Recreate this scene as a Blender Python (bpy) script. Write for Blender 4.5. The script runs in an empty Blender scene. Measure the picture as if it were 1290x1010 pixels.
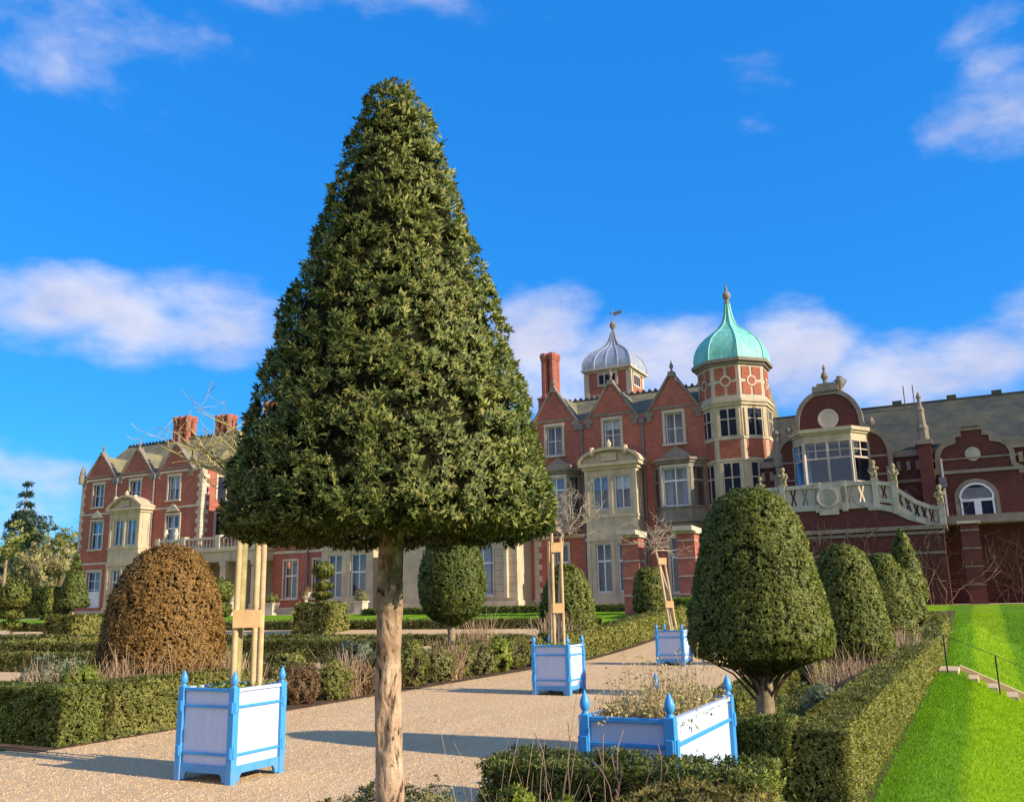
import bpy, math, random
import numpy as np
from math import sin, cos, pi, radians, sqrt, atan2
random.seed(7); RNG = np.random.default_rng(11)
SC = bpy.context.scene; COL = SC.collection

# ------------------------------------------------------------------ camera
F, W0, PITCH, ROLL = 1120.0, 1290.0, math.atan(255/1120.), 0.02
CAMZ = 1.65
cd = bpy.data.cameras.new('camera'); cam = bpy.data.objects.new('camera', cd); COL.objects.link(cam)
cd.sensor_width = 36; cd.lens = 36*F/W0; cd.clip_start = .05; cd.clip_end = 5000
from mathutils import Matrix, Vector
fw = Vector((0, cos(PITCH), sin(PITCH))); up = Vector((0, -sin(PITCH), cos(PITCH))); rt = Vector((1, 0, 0))
cx = rt*cos(ROLL) - up*sin(ROLL); cy = rt*sin(ROLL) + up*cos(ROLL)
cam.matrix_world = Matrix(((cx.x, cy.x, -fw.x, 0), (cx.y, cy.y, -fw.y, 0), (cx.z, cy.z, -fw.z, CAMZ), (0, 0, 0, 1)))
SC.camera = cam

# ------------------------------------------------------------------ garden axes: s along the house, t towards the house
A = radians(27)
def W(s, t, z=0): return (s*cos(A)+t*sin(A), -s*sin(A)+t*cos(A), z)
SUN_EL = radians(24); SUN_T = -.04
sd = Vector(W(1, SUN_T)); sd.normalize()
sun_dir = Vector((sd.x*cos(SUN_EL), sd.y*cos(SUN_EL), sin(SUN_EL)))

# ------------------------------------------------------------------ view, sun, sky
SC.view_settings.view_transform = 'Standard'; SC.view_settings.look = 'None'
SC.view_settings.gamma = 1; SC.view_settings.exposure = 0.55
ld = bpy.data.lights.new('sun', 'SUN'); ld.energy = 5.0; ld.angle = radians(.5); ld.color = (1, .88, .68)
lo = bpy.data.objects.new('sun', ld); COL.objects.link(lo)
lo.rotation_euler = sun_dir.to_track_quat('Z', 'Y').to_euler()

class NT:
    """tiny node-tree helper"""
    def __init__(s, tree): s.t = tree; s.n = tree.nodes; s.l = tree.links
    def add(s, typ, ins=None, **kw):
        n = s.n.new(typ)
        for k, v in kw.items(): setattr(n, k, v)
        for k, v in (ins or {}).items(): s.set(n, k, v)
        return n
    def set(s, n, k, v):
        i = n.inputs[k]
        if isinstance(v, bpy.types.NodeSocket): s.l.new(v, i)
        elif isinstance(v, bpy.types.Node): s.l.new(v.outputs[0], i)
        else: i.default_value = v
    def m(s, op, a, b=0.0, clamp=False):
        n = s.n.new('ShaderNodeMath'); n.operation = op; n.use_clamp = clamp
        s.set(n, 0, a); s.set(n, 1, b); return n.outputs[0]
    def mix(s, f, a, b, blend='MIX'):
        n = s.n.new('ShaderNodeMix'); n.data_type = 'RGBA'; n.blend_type = blend
        s.set(n, 0, f); s.set(n, 6, a); s.set(n, 7, b); return n.outputs[2]
    def ramp(s, f, stops):
        n = s.n.new('ShaderNodeValToRGB'); e = n.color_ramp.elements
        while len(e) < len(stops): e.new(.5)
        for x, (p, c) in zip(e, stops): x.position = p; x.color = (*c, 1) if len(c) == 3 else c
        s.set(n, 0, f); return n.outputs[0]
    def noise(s, vec, scale, detail=4, rough=.55, dist=0):
        n = s.add('ShaderNodeTexNoise'); n.inputs['Scale'].default_value = scale; n.inputs['Detail'].default_value = detail
        n.inputs['Roughness'].default_value = rough; n.inputs['Distortion'].default_value = dist
        if vec is not None: s.set(n, 'Vector', vec)
        return n.outputs[0]
    def obj(s): return s.add('ShaderNodeTexCoord').outputs['Object']
    def rgb(s, c): n = s.n.new('ShaderNodeRGB'); n.outputs[0].default_value = (*c, 1); return n.outputs[0]

wd = bpy.data.worlds.new('World'); SC.world = wd; wd.use_nodes = True
wt = NT(wd.node_tree); wt.n.clear()
sky = wt.add('ShaderNodeTexSky', sky_type='NISHITA', sun_disc=False, sun_elevation=SUN_EL,
             sun_rotation=atan2(sun_dir.x, sun_dir.y), altitude=50, air_density=1.0, dust_density=.25, ozone_density=2.6)
hs = wt.add('ShaderNodeHueSaturation', {'Hue': .492, 'Saturation': 1.19, 'Value': 1.0, 'Color': sky.outputs[0]})
skyc = wt.mix(1.0, hs.outputs[0], wt.rgb((.55, 1.5, 1.95)), 'MULTIPLY')
skyc = wt.mix(.62, skyc, wt.rgb((.10, 1.95, 7.1)))
gen = wt.add('ShaderNodeTexCoord').outputs['Generated']
sp = wt.add('ShaderNodeSeparateXYZ', {0: gen})
az = wt.m('ARCTAN2', sp.outputs[0], sp.outputs[1]); el = wt.m('ARCSINE', sp.outputs[2])
acc = None
for a0, e0, ra, re, st in [(-.470,.294,.135,.038,.92), (-.325,.308,.080,.042,.88), (.152,.258,.150,.050,.95), (.043,.290,.065,.052,.85),
                           (.318,.252,.068,.055,.95), (.435,.222,.098,.042,1.05), (.557,.482,.045,.060,.45), (.515,.450,.045,.025,.35),
                           (-.482,.575,.113,.065,.38), (-.167,.645,.139,.022,.3), (.301,.536,.030,.039,.15), (-.505,.112,.09,.044,.7),
                           (.75,.25,.2,.06,.9), (1.3,.4,.3,.1,.8), (-.95,.35,.25,.07,.9), (-1.6,.3,.3,.08,.8), (2.6,.4,.5,.1,.7)]:
    u = wt.m('DIVIDE', wt.m('SUBTRACT', az, a0), ra); v = wt.m('DIVIDE', wt.m('SUBTRACT', el, e0), re)
    d2 = wt.m('ADD', wt.m('MULTIPLY', u, u), wt.m('MULTIPLY', v, v))
    b = wt.m('MULTIPLY', wt.m('SUBTRACT', 1.0, wt.m('MULTIPLY', d2, .55)), st)
    acc = b if acc is None else wt.m('MAXIMUM', acc, b)
acc = wt.m('MAXIMUM', acc, wt.m('SUBTRACT', wt.m('MULTIPLY', sp.outputs[1], -1.7), .30))   # unseen cloud bank added behind the viewer to whiten the fill light
cvec = wt.add('ShaderNodeVectorMath', {0: gen, 1: (1, 1, 1.9)}, operation='MULTIPLY').outputs[0]
n1 = wt.noise(cvec, 6.5, 8, .52, .25); n2 = wt.noise(cvec, 17, 6, .55)
dn = wt.m('ADD', wt.m('MULTIPLY', wt.m('SUBTRACT', n1, .5), 2.2), wt.m('MULTIPLY', wt.m('SUBTRACT', n2, .5), .95))
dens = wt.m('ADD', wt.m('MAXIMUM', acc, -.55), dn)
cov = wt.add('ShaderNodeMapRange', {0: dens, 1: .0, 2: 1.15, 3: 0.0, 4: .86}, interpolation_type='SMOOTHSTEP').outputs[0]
# cloud colour: bright tops, faintly lavender bodies
cc = wt.ramp(wt.noise(cvec, 9, 5, .5), [(.3, (5.4, 5.3, 6.3)), (.7, (7.0, 6.9, 7.5))])
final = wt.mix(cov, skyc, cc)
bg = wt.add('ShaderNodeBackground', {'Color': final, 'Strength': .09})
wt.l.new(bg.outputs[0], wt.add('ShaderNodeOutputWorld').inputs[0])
SC.cycles.max_bounces = 6; SC.cycles.transparent_max_bounces = 8; SC.cycles.use_denoising = True

# ------------------------------------------------------------------ materials
MATS = {}
def newmat(name):
    m = bpy.data.materials.new(name); m.use_nodes = True; t = NT(m.node_tree); t.n.clear()
    out = t.add('ShaderNodeOutputMaterial'); MATS[name] = m
    return m, t, out
def bsdf(t, out, col, rough=.6, spec=.3, bump=None, bstr=.3, bdist=.02, metal=0):
    p = t.add('ShaderNodeBsdfPrincipled', {'Base Color': col if not isinstance(col, tuple) else (*col, 1), 'Roughness': rough,
                                          'Specular IOR Level': spec, 'Metallic': metal})
    if bump is not None:
        b = t.add('ShaderNodeBump', {'Height': bump, 'Strength': bstr, 'Distance': bdist}); t.set(p, 'Normal', b.outputs[0])
    t.l.new(p.outputs[0], out.inputs[0]); return p
def plain(name, c1, c2=None, scale=6, rough=.6, spec=.3, bstr=.25, metal=0, bscale=None):
    m, t, out = newmat(name); o = t.obj(); c2 = c2 or tuple(x*.75 for x in c1)
    n = t.noise(o, scale, 5, .6); col = t.ramp(n, [(.32, c2), (.68, c1)])
    bsdf(t, out, col, rough, spec, t.noise(o, bscale or scale*8, 3), bstr, .01, metal); return m
def leafmat(name, stops, scale=7, trans=.20, rough=.5, spec=.16, patch=None, post=None):
    """foliage: each leaf its own tone, with larger drifts of tone through the plant"""
    m, t, out = newmat(name); o = t.obj()
    rnd = t.add('ShaderNodeNewGeometry').outputs['Random Per Island']
    f = t.m('ADD', t.m('MULTIPLY', rnd, .55), t.m('MULTIPLY', t.noise(o, scale, 3, .6), .55))
    col = t.ramp(f, stops)
    if patch:
        pf = t.ramp(t.noise(o, patch[1], 3), [(patch[2], (0, 0, 0)), (patch[2]+.12, (1, 1, 1))])
        col = t.mix(t.m('MULTIPLY', pf, patch[3]), col, t.rgb(patch[0]))
    if post: col = post(t, o, col)
    p = t.add('ShaderNodeBsdfPrincipled', {'Base Color': col, 'Roughness': rough, 'Specular IOR Level': spec})
    tr = t.add('ShaderNodeBsdfTranslucent', {'Color': t.mix(1.0, col, t.rgb((1.25, 1.3, .55)), 'MULTIPLY')})
    mx = t.add('ShaderNodeMixShader', {0: trans, 1: p.outputs[0], 2: tr.outputs[0]})
    t.l.new(mx.outputs[0], out.inputs[0]); return m
yew = leafmat('yew_leaves', [(.18, (.014, .024, .008)), (.44, (.070, .097, .024)), (.66, (.175, .20, .048)), (.9, (.38, .33, .10))], 9, patch=((.20, .15, .05), 13, .58, .55))
yew2 = leafmat('clipped_yew_leaves', [(.15, (.030, .045, .012)), (.48, (.105, .13, .028)), (.82, (.29, .29, .065))], 5)
boxl = leafmat('box_hedge_leaves', [(.15, (.042, .054, .014)), (.48, (.14, .15, .036)), (.82, (.34, .31, .085))], 3.5, patch=((.20, .15, .06), 2.2, .58, .4))
boxg = leafmat('golden_hedge_leaves', [(.15, (.07, .075, .02)), (.5, (.18, .16, .045)), (.85, (.33, .22, .06))], 6)
brownl = leafmat('russet_leaves', [(.12, (.08, .042, .015)), (.5, (.25, .135, .04)), (.85, (.42, .25, .085))], 7, trans=.2, patch=((.15, .125, .04), 3, .6, .5))
olive = leafmat('olive_shrub_leaves', [(.15, (.065, .07, .022)), (.5, (.18, .175, .06)), (.85, (.32, .28, .11))], 6)
lime = leafmat('lime_shrub_leaves', [(.15, (.08, .11, .015)), (.5, (.19, .24, .028)), (.85, (.33, .37, .06))], 8)
silver = leafmat('silver_shrub_leaves', [(.15, (.10, .115, .07)), (.5, (.22, .245, .15)), (.85, (.36, .38, .25))], 8)
redl = leafmat('red_twig_leaves', [(.15, (.06, .038, .022)), (.5, (.16, .092, .05)), (.85, (.27, .18, .09))], 8)
pinel = leafmat('pine_needles', [(.15, (.018, .038, .028)), (.5, (.042, .072, .05)), (.85, (.085, .115, .07))], .6)
pale = leafmat('pale_wood_leaves', [(.15, (.15, .14, .055)), (.5, (.33, .29, .12)), (.85, (.50, .43, .21))], .5)
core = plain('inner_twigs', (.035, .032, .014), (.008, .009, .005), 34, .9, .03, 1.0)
drym = leafmat('dry_stems', [(.15, (.19, .115, .07)), (.5, (.40, .265, .165)), (.85, (.58, .42, .26))], 8, trans=.1, rough=.7, spec=.15)
dryflower = leafmat('dry_flowers', [(.15, (.22, .17, .07)), (.5, (.42, .33, .15)), (.85, (.55, .45, .22))], 12, trans=.2, rough=.7, spec=.15)

def brick(name, c1, c2, mort, scale=4.2, dirt=(.15, .07, .055)):
    m, t, out = newmat(name); o = t.obj(); s = t.add('ShaderNodeSeparateXYZ', {0: o})
    v = t.add('ShaderNodeCombineXYZ', {0: t.m('ADD', s.outputs[0], s.outputs[1]), 1: s.outputs[2], 2: 0.0})
    b = t.add('ShaderNodeTexBrick', {'Vector': v.outputs[0], 'Color1': (*c1, 1), 'Color2': (*c2, 1), 'Mortar': (*mort, 1), 'Scale': scale,
              'Mortar Size': .012, 'Mortar Smooth': .3, 'Bias': 0.0, 'Brick Width': .95, 'Row Height': .32})
    n = t.noise(o, .55, 6, .65); n2 = t.noise(o, 3.2, 5, .65)
    col = t.mix(t.m('MULTIPLY', t.ramp(n, [(.42, (0, 0, 0)), (.72, (1, 1, 1))]), .5), b.outputs[0], t.rgb(dirt))
    col = t.mix(t.m('MULTIPLY', t.ramp(n2, [(.45, (0, 0, 0)), (.75, (1, 1, 1))]), .35), col, t.rgb(tuple(min(1, x*1.45) for x in c1)))
    bsdf(t, out, col, .85, .12, b.outputs[1], -.4, .01); return m
brk = brick('red_brick', (.43, .135, .092), (.33, .098, .07), (.30, .20, .16))
brk_shade = brick('shade_toned_brick', (.135, .042, .036), (.098, .032, .029), (.13, .085, .07), dirt=(.05, .03, .028))  # red brick with the right wing's shade put into its colour
brkt = brick('terracotta_brick', (.40, .12, .07), (.32, .088, .05), (.36, .24, .18))
def stonem(name, c1, c2, stain, course=0):
    m, t, out = newmat(name); o = t.obj()
    n = t.noise(o, 1.3, 6, .6); col = t.ramp(n, [(.3, c2), (.7, c1)])
    mp = t.add('ShaderNodeMapping', {'Vector': o, 'Scale': (2.5, 2.5, .35)})
    st = t.ramp(t.noise(mp.outputs[0], 1.6, 5, .65), [(.50, (0, 0, 0)), (.75, (1, 1, 1))])
    col = t.mix(t.m('MULTIPLY', st, .55), col, t.rgb(stain))
    bsdf(t, out, col, .85, .15, t.noise(o, 14, 4), .25, .02); return m
stone = stonem('bath_stone', (.57, .46, .315), (.42, .335, .225), (.26, .21, .145))
stonew = stonem('pale_stone', (.60, .50, .385), (.45, .375, .29), (.26, .22, .165))
stoneg = stonem('mossy_grey_stone', (.50, .455, .385), (.35, .32, .265), (.17, .18, .09))
stoned = stonem('weathered_stone', (.29, .235, .19), (.19, .155, .125), (.10, .085, .07))
def roofm(name, c1, c2, c3):
    m, t, out = newmat(name); o = t.obj(); s = t.add('ShaderNodeSeparateXYZ', {0: o})
    v = t.add('ShaderNodeCombineXYZ', {0: s.outputs[0], 1: t.m('MULTIPLY', s.outputs[2], 1.4), 2: 0.0})
    b = t.add('ShaderNodeTexBrick', {'Vector': v.outputs[0], 'Color1': (*c1, 1), 'Color2': (*c2, 1), 'Mortar': (.03, .03, .028, 1), 'Scale': 2.4,
              'Mortar Size': .02, 'Brick Width': .7, 'Row Height': .45})
    n = t.ramp(t.noise(o, .7, 6, .65), [(.4, (0, 0, 0)), (.68, (1, 1, 1))])
    col = t.mix(t.m('MULTIPLY', n, .75), b.outputs[0], t.rgb(c3))
    bsdf(t, out, col, .8, .2, b.outputs[1], -.5, .03); return m
roofl = roofm('lichened_roof_tiles', (.19, .165, .10), (.13, .12, .085), (.28, .245, .12))
roofd = roofm('slate_roof_tiles', (.075, .075, .062), (.048, .052, .052), (.115, .11, .065))
lead = plain('lead_sheet', (.50, .51, .55), (.34, .35, .40), 1.5, .45, .5, .15, .35)
def copperm():
    m, t, out = newmat('green_copper'); o = t.obj(); mp = t.add('ShaderNodeMapping', {'Vector': o, 'Scale': (3, 3, .5)})
    col = t.ramp(t.noise(mp.outputs[0], 1.4, 6, .6), [(.3, (.12, .40, .33)), (.55, (.20, .54, .45)), (.75, (.36, .66, .56))])
    bsdf(t, out, col, .55, .35, t.noise(o, 6, 4), .1, .02); return m
copper = copperm()
white = plain('white_window_paint', (.72, .73, .74), (.60, .61, .63), 3, .5, .4, .05)
def glassm():
    m, t, out = newmat('window_glass')
    lw = t.add('ShaderNodeLayerWeight', {'Blend': .35}).outputs['Facing']
    n = t.noise(t.obj(), 1.7, 2); bmp = t.add('ShaderNodeBump', {'Height': n, 'Strength': .12, 'Distance': .05})
    g = t.add('ShaderNodeBsdfGlossy', {'Color': (.80, .86, .95, 1), 'Roughness': .03, 'Normal': bmp.outputs[0]}); tr = t.add('ShaderNodeBsdfTransparent', {'Color': (.8, .85, .9, 1)})
    mx = t.add('ShaderNodeMixShader', {0: t.m('ADD', t.m('MULTIPLY', lw, .26), .045, True), 1: tr.outputs[0], 2: g.outputs[0]})
    t.l.new(mx.outputs[0], out.inputs[0]); return m
glass = glassm()
room = plain('dim_interior', (.030, .034, .060), (.014, .016, .034), 1.2, .9, .1)
curtain = plain('white_curtain', (.55, .55, .58), (.40, .40, .44), 8, .9, .05)
bluec = plain('blue_blind', (.12, .33, .62), (.10, .27, .52), 2, .8, .1)
pipe = plain('grey_drainpipe', (.20, .19, .21), (.13, .12, .14), 3, .5, .3)
def paint(name, c1, c2, wear):
    m, t, out = newmat(name); o = t.obj(); z = t.add('ShaderNodeSeparateXYZ', {0: o}).outputs[2]
    mp = t.add('ShaderNodeMapping', {'Vector': o, 'Scale': (9, 9, 1.2)}); n = t.noise(mp.outputs[0], 3, 5, .65)
    col = t.ramp(n, [(.3, c2), (.7, c1)])
    splash = t.m('MULTIPLY', t.add('ShaderNodeMapRange', {0: z, 1: .26, 2: .0, 3: 0.0, 4: 1.0}).outputs[0], t.ramp(t.noise(o, 11, 5, .7), [(.38, (0, 0, 0)), (.66, (1, 1, 1))]))
    col = t.mix(t.m('MULTIPLY', splash, .55), col, t.rgb((.30, .24, .17)))
    chip = t.ramp(t.noise(o, 34, 3, .6), [(.70, (0, 0, 0)), (.73, (1, 1, 1))])
    col = t.mix(t.m('MULTIPLY', chip, wear), col, t.rgb((.42, .47, .52)))
    bsdf(t, out, col, .42, .4, t.noise(mp.outputs[0], 22, 4), .12, .004); return m
pblue = paint('blue_paint', (.058, .325, .70), (.048, .27, .62), .5)
ppanel = paint('pale_blue_panel', (.53, .61, .78), (.45, .53, .72), .2)
wood = plain('stake_wood', (.62, .45, .24), (.44, .30, .15), 7, .7, .2, .3)
wood2 = plain('sawn_timber', (.72, .47, .22), (.60, .37, .16), 5, .7, .2, .2)
barkp = plain('pale_bark', (.36, .28, .17), (.19, .14, .085), 14, .85, .1, .6)
barkg = plain('mossy_bark', (.42, .35, .15), (.22, .18, .08), 9, .85, .1, .5)
metal = plain('black_iron', (.02, .02, .022), None, 10, .45, .4)
stepm = plain('sandstone_steps', (.66, .50, .30), (.52, .38, .22), 4, .8, .2, .25)
soilm = plain('garden_soil', (.15, .095, .062), (.075, .05, .034), 3, .95, .05, 1.0, bscale=30)
def barkmat():
    m, t, out = newmat('peeling_bark'); o = t.obj(); s = t.add('ShaderNodeSeparateXYZ', {0: o})
    mp = t.add('ShaderNodeMapping', {'Vector': o, 'Scale': (1, 1, .33)})
    n = t.noise(mp.outputs[0], 26, 6, .62, .6); n2 = t.noise(o, 9, 5, .6)
    base = t.ramp(n2, [(.3, (.32, .19, .115)), (.5, (.50, .33, .215)), (.72, (.62, .46, .31))])
    crack = t.ramp(n, [(.36, (1, 1, 1)), (.46, (0, 0, 0))])
    col = t.mix(crack, base, t.rgb((.05, .028, .016)))
    moss = t.m('MULTIPLY', t.add('ShaderNodeMapRange', {0: s.outputs[2], 1: 1.35, 2: 1.8}).outputs[0], t.ramp(t.noise(o, 14, 4), [(.35, (.1, .1, .1)), (.6, (1, 1, 1))]))
    col = t.mix(t.m('MULTIPLY', moss, .8), col, t.rgb((.075, .062, .022)))
    bsdf(t, out, col, .85, .12, t.m('ADD', n, t.m('MULTIPLY', n2, .6)), .9, .03); return m
bark = barkmat()
def gravelm():
    m, t, out = newmat('gravel'); o = t.obj()
    v = t.add('ShaderNodeTexVoronoi', {'Vector': o, 'Scale': 58.0}); v2 = t.add('ShaderNodeTexVoronoi', {'Vector': o, 'Scale': 17.0})
    st = t.ramp(t.add('ShaderNodeSeparateColor', {0: v.outputs['Color']}).outputs[0], [(0, (.47, .265, .135)), (.3, (.62, .375, .185)), (.7, (.70, .455, .235)), (1, (.78, .56, .33))])
    st2 = t.ramp(t.add('ShaderNodeSeparateColor', {0: v2.outputs['Color']}).outputs[1], [(0, (.52, .31, .15)), (.5, (.65, .41, .205)), (1, (.74, .50, .265))])
    col = t.mix(.4, st, st2)
    big = t.noise(o, .5, 5, .6); col = t.mix(t.ramp(big, [(.35, (.0, .0, .0)), (.7, (.45, .45, .45))]), col, t.rgb((.58, .42, .225)))
    mid = t.noise(o, 5, 4, .6); col = t.mix(t.ramp(mid, [(.55, (0, 0, 0)), (.75, (.22, .22, .22))]), col, t.rgb((.42, .28, .165)))
    mp = t.add('ShaderNodeMapping', {'Vector': o, 'Scale': (1.1, .09, 1)})
    trk = t.ramp(t.noise(mp.outputs[0], 1.7, 3, .5), [(.46, (0, 0, 0)), (.56, (1, 1, 1))]); col = t.mix(t.m('MULTIPLY', trk, .16), col, t.rgb((.80, .60, .36)))
    h = t.m('ADD', t.m('MULTIPLY', v.outputs[0], .8), t.m('ADD', v2.outputs[0], t.m('MULTIPLY', mid, 2.0)))
    bsdf(t, out, col, .9, .12, h, .5, .015); return m
gravel = gravelm()
def stripes(t, o, col):
    wv = t.add('ShaderNodeTexWave', {'Vector': o, 'Scale': .16, 'Distortion': .35, 'Detail': 2.0, 'Phase Offset': 1.12+pi/2}, bands_direction='X')
    f = t.ramp(wv.outputs[1], [(.35, (0, 0, 0)), (.6, (1, 1, 1))])
    return t.mix(f, t.mix(1.0, col, t.rgb((.70, .80, .9)), 'MULTIPLY'), t.mix(1.0, col, t.rgb((1.32, 1.16, .9)), 'MULTIPLY'))
def lawnm():
    m, t, out = newmat('lawn_turf'); o = t.obj()
    n = t.noise(o, 1.1, 6, .65); f = t.noise(o, 38, 4, .7); mp = t.add('ShaderNodeMapping', {'Vector': o, 'Scale': (14, 2.2, 4)})
    col = t.ramp(t.m('ADD', t.m('MULTIPLY', n, .5), t.m('MULTIPLY', f, .5)), [(.3, (.09, .20, .005)), (.5, (.165, .31, .007)), (.7, (.26, .41, .012))])
    # mown stripes along the house axis; bright band painted where the bank catches sun
    col = stripes(t, o, col)
    bsdf(t, out, col, .8, .15, t.m('ADD', f, t.noise(mp.outputs[0], 6, 3)), .9, .03); return m
grassm = leafmat('grass_blades', [(.12, (.10, .22, .005)), (.5, (.20, .37, .008)), (.88, (.33, .50, .015))], .9, trans=.35, rough=.5, spec=.12, post=stripes)
lawnmat = lawnm()

# ------------------------------------------------------------------ mesh helpers (all in garden coordinates s, t, z)
class MB:
    def __init__(s): s.v = []; s.f = []; s.mi = []; s.m = 0
    def face(s, pts):
        n = len(s.v); s.v += [tuple(p) for p in pts]; s.f.append(tuple(range(n, n+len(pts)))); s.mi.append(s.m); return s
    def poly(s, vs, fs):
        n = len(s.v); s.v += [tuple(p) for p in vs]
        for f in fs: s.f.append(tuple(n+i for i in f)); s.mi.append(s.m)
        return s
    def box(s, a, b, c, d, e, f):
        s.poly([(a, c, e), (b, c, e), (b, d, e), (a, d, e), (a, c, f), (b, c, f), (b, d, f), (a, d, f)],
               [(0, 3, 2, 1), (4, 5, 6, 7), (0, 1, 5, 4), (1, 2, 6, 5), (2, 3, 7, 6), (3, 0, 4, 7)]); return s
    def obox(s, c, u, n, hw, hd, z0, z1):      # box at c (s,t) with tangent u, normal n
        P = [(c[0]+u[0]*a*hw+n[0]*b*hd, c[1]+u[1]*a*hw+n[1]*b*hd) for a, b in ((-1, 1), (1, 1), (1, -1), (-1, -1))]
        s.prism_z(P, z0, z1); return s
    def prism_z(s, P, z0, z1):
        n = len(P); s.poly([(x, y, z0) for x, y in P]+[(x, y, z1) for x, y in P],
            [tuple(range(n))[::-1], tuple(range(n, 2*n))]+[(i, (i+1) % n, n+(i+1) % n, n+i) for i in range(n)]); return s
    def prism(s, P, t0, t1):                   # (s,z) outline pushed along t
        n = len(P); s.poly([(x, t0, z) for x, z in P]+[(x, t1, z) for x, z in P],
            [tuple(range(n)), tuple(range(n, 2*n))[::-1]]+[((i+1) % n, i, n+i, n+(i+1) % n) for i in range(n)]); return s
    def prism_s(s, P, s0, s1):                 # (t,z) outline pushed along s
        n = len(P); s.poly([(s0, y, z) for y, z in P]+[(s1, y, z) for y, z in P],
            [tuple(range(n)), tuple(range(n, 2*n))[::-1]]+[((i+1) % n, i, n+i, n+(i+1) % n) for i in range(n)]); return s
    def band(s, P, w, t0, t1, closed=False):   # strip of width w along a polyline in (s,z)
        P = [Vector(p) for p in P]; n = len(P); L = []; R = []
        for i in range(n):
            a = P[i-1] if i or closed else P[0]; b = P[(i+1) % n] if i < n-1 or closed else P[n-1]
            d = (b-a); d = d.normalized() if d.length else Vector((1, 0)); q = Vector((-d.y, d.x))*w/2
            L.append(P[i]+q); R.append(P[i]-q)
        for i in range(n if closed else n-1):
            j = (i+1) % n; s.prism([tuple(R[i]), tuple(R[j]), tuple(L[j]), tuple(L[i])], t0, t1)
        return s
    def lathe(s, c, prof, n=16, rot=0, cap=True):
        vs = []; fs = []
        for r, z in prof:
            for k in range(n):
                a = rot+2*pi*k/n; vs.append((c[0]+r*cos(a), c[1]+r*sin(a), z))
        for i in range(len(prof)-1):
            for k in range(n):
                fs.append((i*n+k, i*n+(k+1) % n, (i+1)*n+(k+1) % n, (i+1)*n+k))
        if cap: fs += [tuple(range(n))[::-1], tuple(range((len(prof)-1)*n, len(prof)*n))]
        s.poly(vs, fs); return s
    def tube(s, pts, rad, n=6, cap=True):
        pts = [Vector(p) for p in pts]; m = len(pts); vs = []; fs = []
        if not hasattr(rad, '__len__'): rad = [rad]*m
        for i, p in enumerate(pts):
            d = (pts[min(i+1, m-1)]-pts[max(i-1, 0)]).normalized()
            q = d.orthogonal().normalized() if i == 0 else (q-d*q.dot(d)).normalized()
            b = d.cross(q)
            for k in range(n):
                a = 2*pi*k/n; vs.append(tuple(p+(q*cos(a)+b*sin(a))*rad[i]))
        for i in range(m-1):
            for k in range(n): fs.append((i*n+k, i*n+(k+1) % n, (i+1)*n+(k+1) % n, (i+1)*n+k))
        if cap: fs += [tuple(range(n))[::-1], tuple(range((m-1)*n, m*n))]
        s.poly(vs, fs); return s
    def wall(s, s0, s1, z0, z1, t, holes=(), dep=.22):
        ss = sorted({s0, s1, *[h[0] for h in holes], *[h[1] for h in holes]}); zz = sorted({z0, z1, *[h[2] for h in holes], *[h[3] for h in holes]})
        ss = [x for x in ss if s0 <= x <= s1]; zz = [x for x in zz if z0 <= x <= z1]
        for i in range(len(ss)-1):
            for j in range(len(zz)-1):
                ms, mz = (ss[i]+ss[i+1])/2, (zz[j]+zz[j+1])/2
                if any(h[0] < ms < h[1] and h[2] < mz < h[3] for h in holes): continue
                s.face([(ss[i], t, zz[j]), (ss[i+1], t, zz[j]), (ss[i+1], t, zz[j+1]), (ss[i], t, zz[j+1])])
        for a, b, c, d in holes:
            q = t+dep
            s.face([(a, t, c), (a, t, d), (a, q, d), (a, q, c)]); s.face([(b, t, c), (b, q, c), (b, q, d), (b, t, d)])
            s.face([(a, t, d), (b, t, d), (b, q, d), (a, q, d)]); s.face([(a, t, c), (a, q, c), (b, q, c), (b, t, c)])
        return s

def link(name, data, parent=None):
    o = bpy.data.objects.new(name, data); COL.objects.link(o)
    if parent is not None: o.parent = parent
    return o
def tag(o, label=None, cat=None, group=None, kind=None):
    for k, v in (('label', label), ('category', cat), ('group', group), ('kind', kind)):
        if v: o[k] = v
    return o
def place(o, base): o.location = W(*base); o.rotation_euler = (0, 0, -A); return o
def obj(name, mb, mats, parent=None, off=(0, 0, 0), smooth=None, bevel=0):
    me = bpy.data.meshes.new(name)
    me.from_pydata([(x-off[0], y-off[1], z-off[2]) for x, y, z in mb.v], [], mb.f)
    mats = mats if isinstance(mats, (list, tuple)) else [mats]
    for m in mats: me.materials.append(m)
    if len(mats) > 1: me.polygons.foreach_set('material_index', mb.mi)
    if smooth:
        me.shade_smooth(); me.set_sharp_from_angle(angle=radians(smooth))
    me.update(); o = link(name, me, parent)
    if parent is None: place(o, off)
    if bevel:
        b = o.modifiers.new('bevel', 'BEVEL'); b.width = bevel; b.segments = 2; b.limit_method = 'ANGLE'
    return o
def root(name, base, label, cat, group=None):
    return tag(place(link(name, None), base), label, cat, group)

# ---- value noise for lumps
def vnoise(p, seed=0):
    i = np.floor(p).astype(np.int64); f = p-i; f = f*f*(3-2*f)
    def h(a, b, c):
        n = (a*374761393+b*668265263+c*2147483647+seed*1274126177) & 0xFFFFFFFF
        n = ((n ^ (n >> 13))*1274126177) & 0xFFFFFFFF
        return ((n ^ (n >> 16)) & 0xFFFF)/65535.
    r = 0
    for dx in (0, 1):
        for dy in (0, 1):
            for dz in (0, 1):
                w = (f[:, 0] if dx else 1-f[:, 0])*(f[:, 1] if dy else 1-f[:, 1])*(f[:, 2] if dz else 1-f[:, 2])
                r = r+w*h(i[:, 0]+dx, i[:, 1]+dy, i[:, 2]+dz)
    return r
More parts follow.
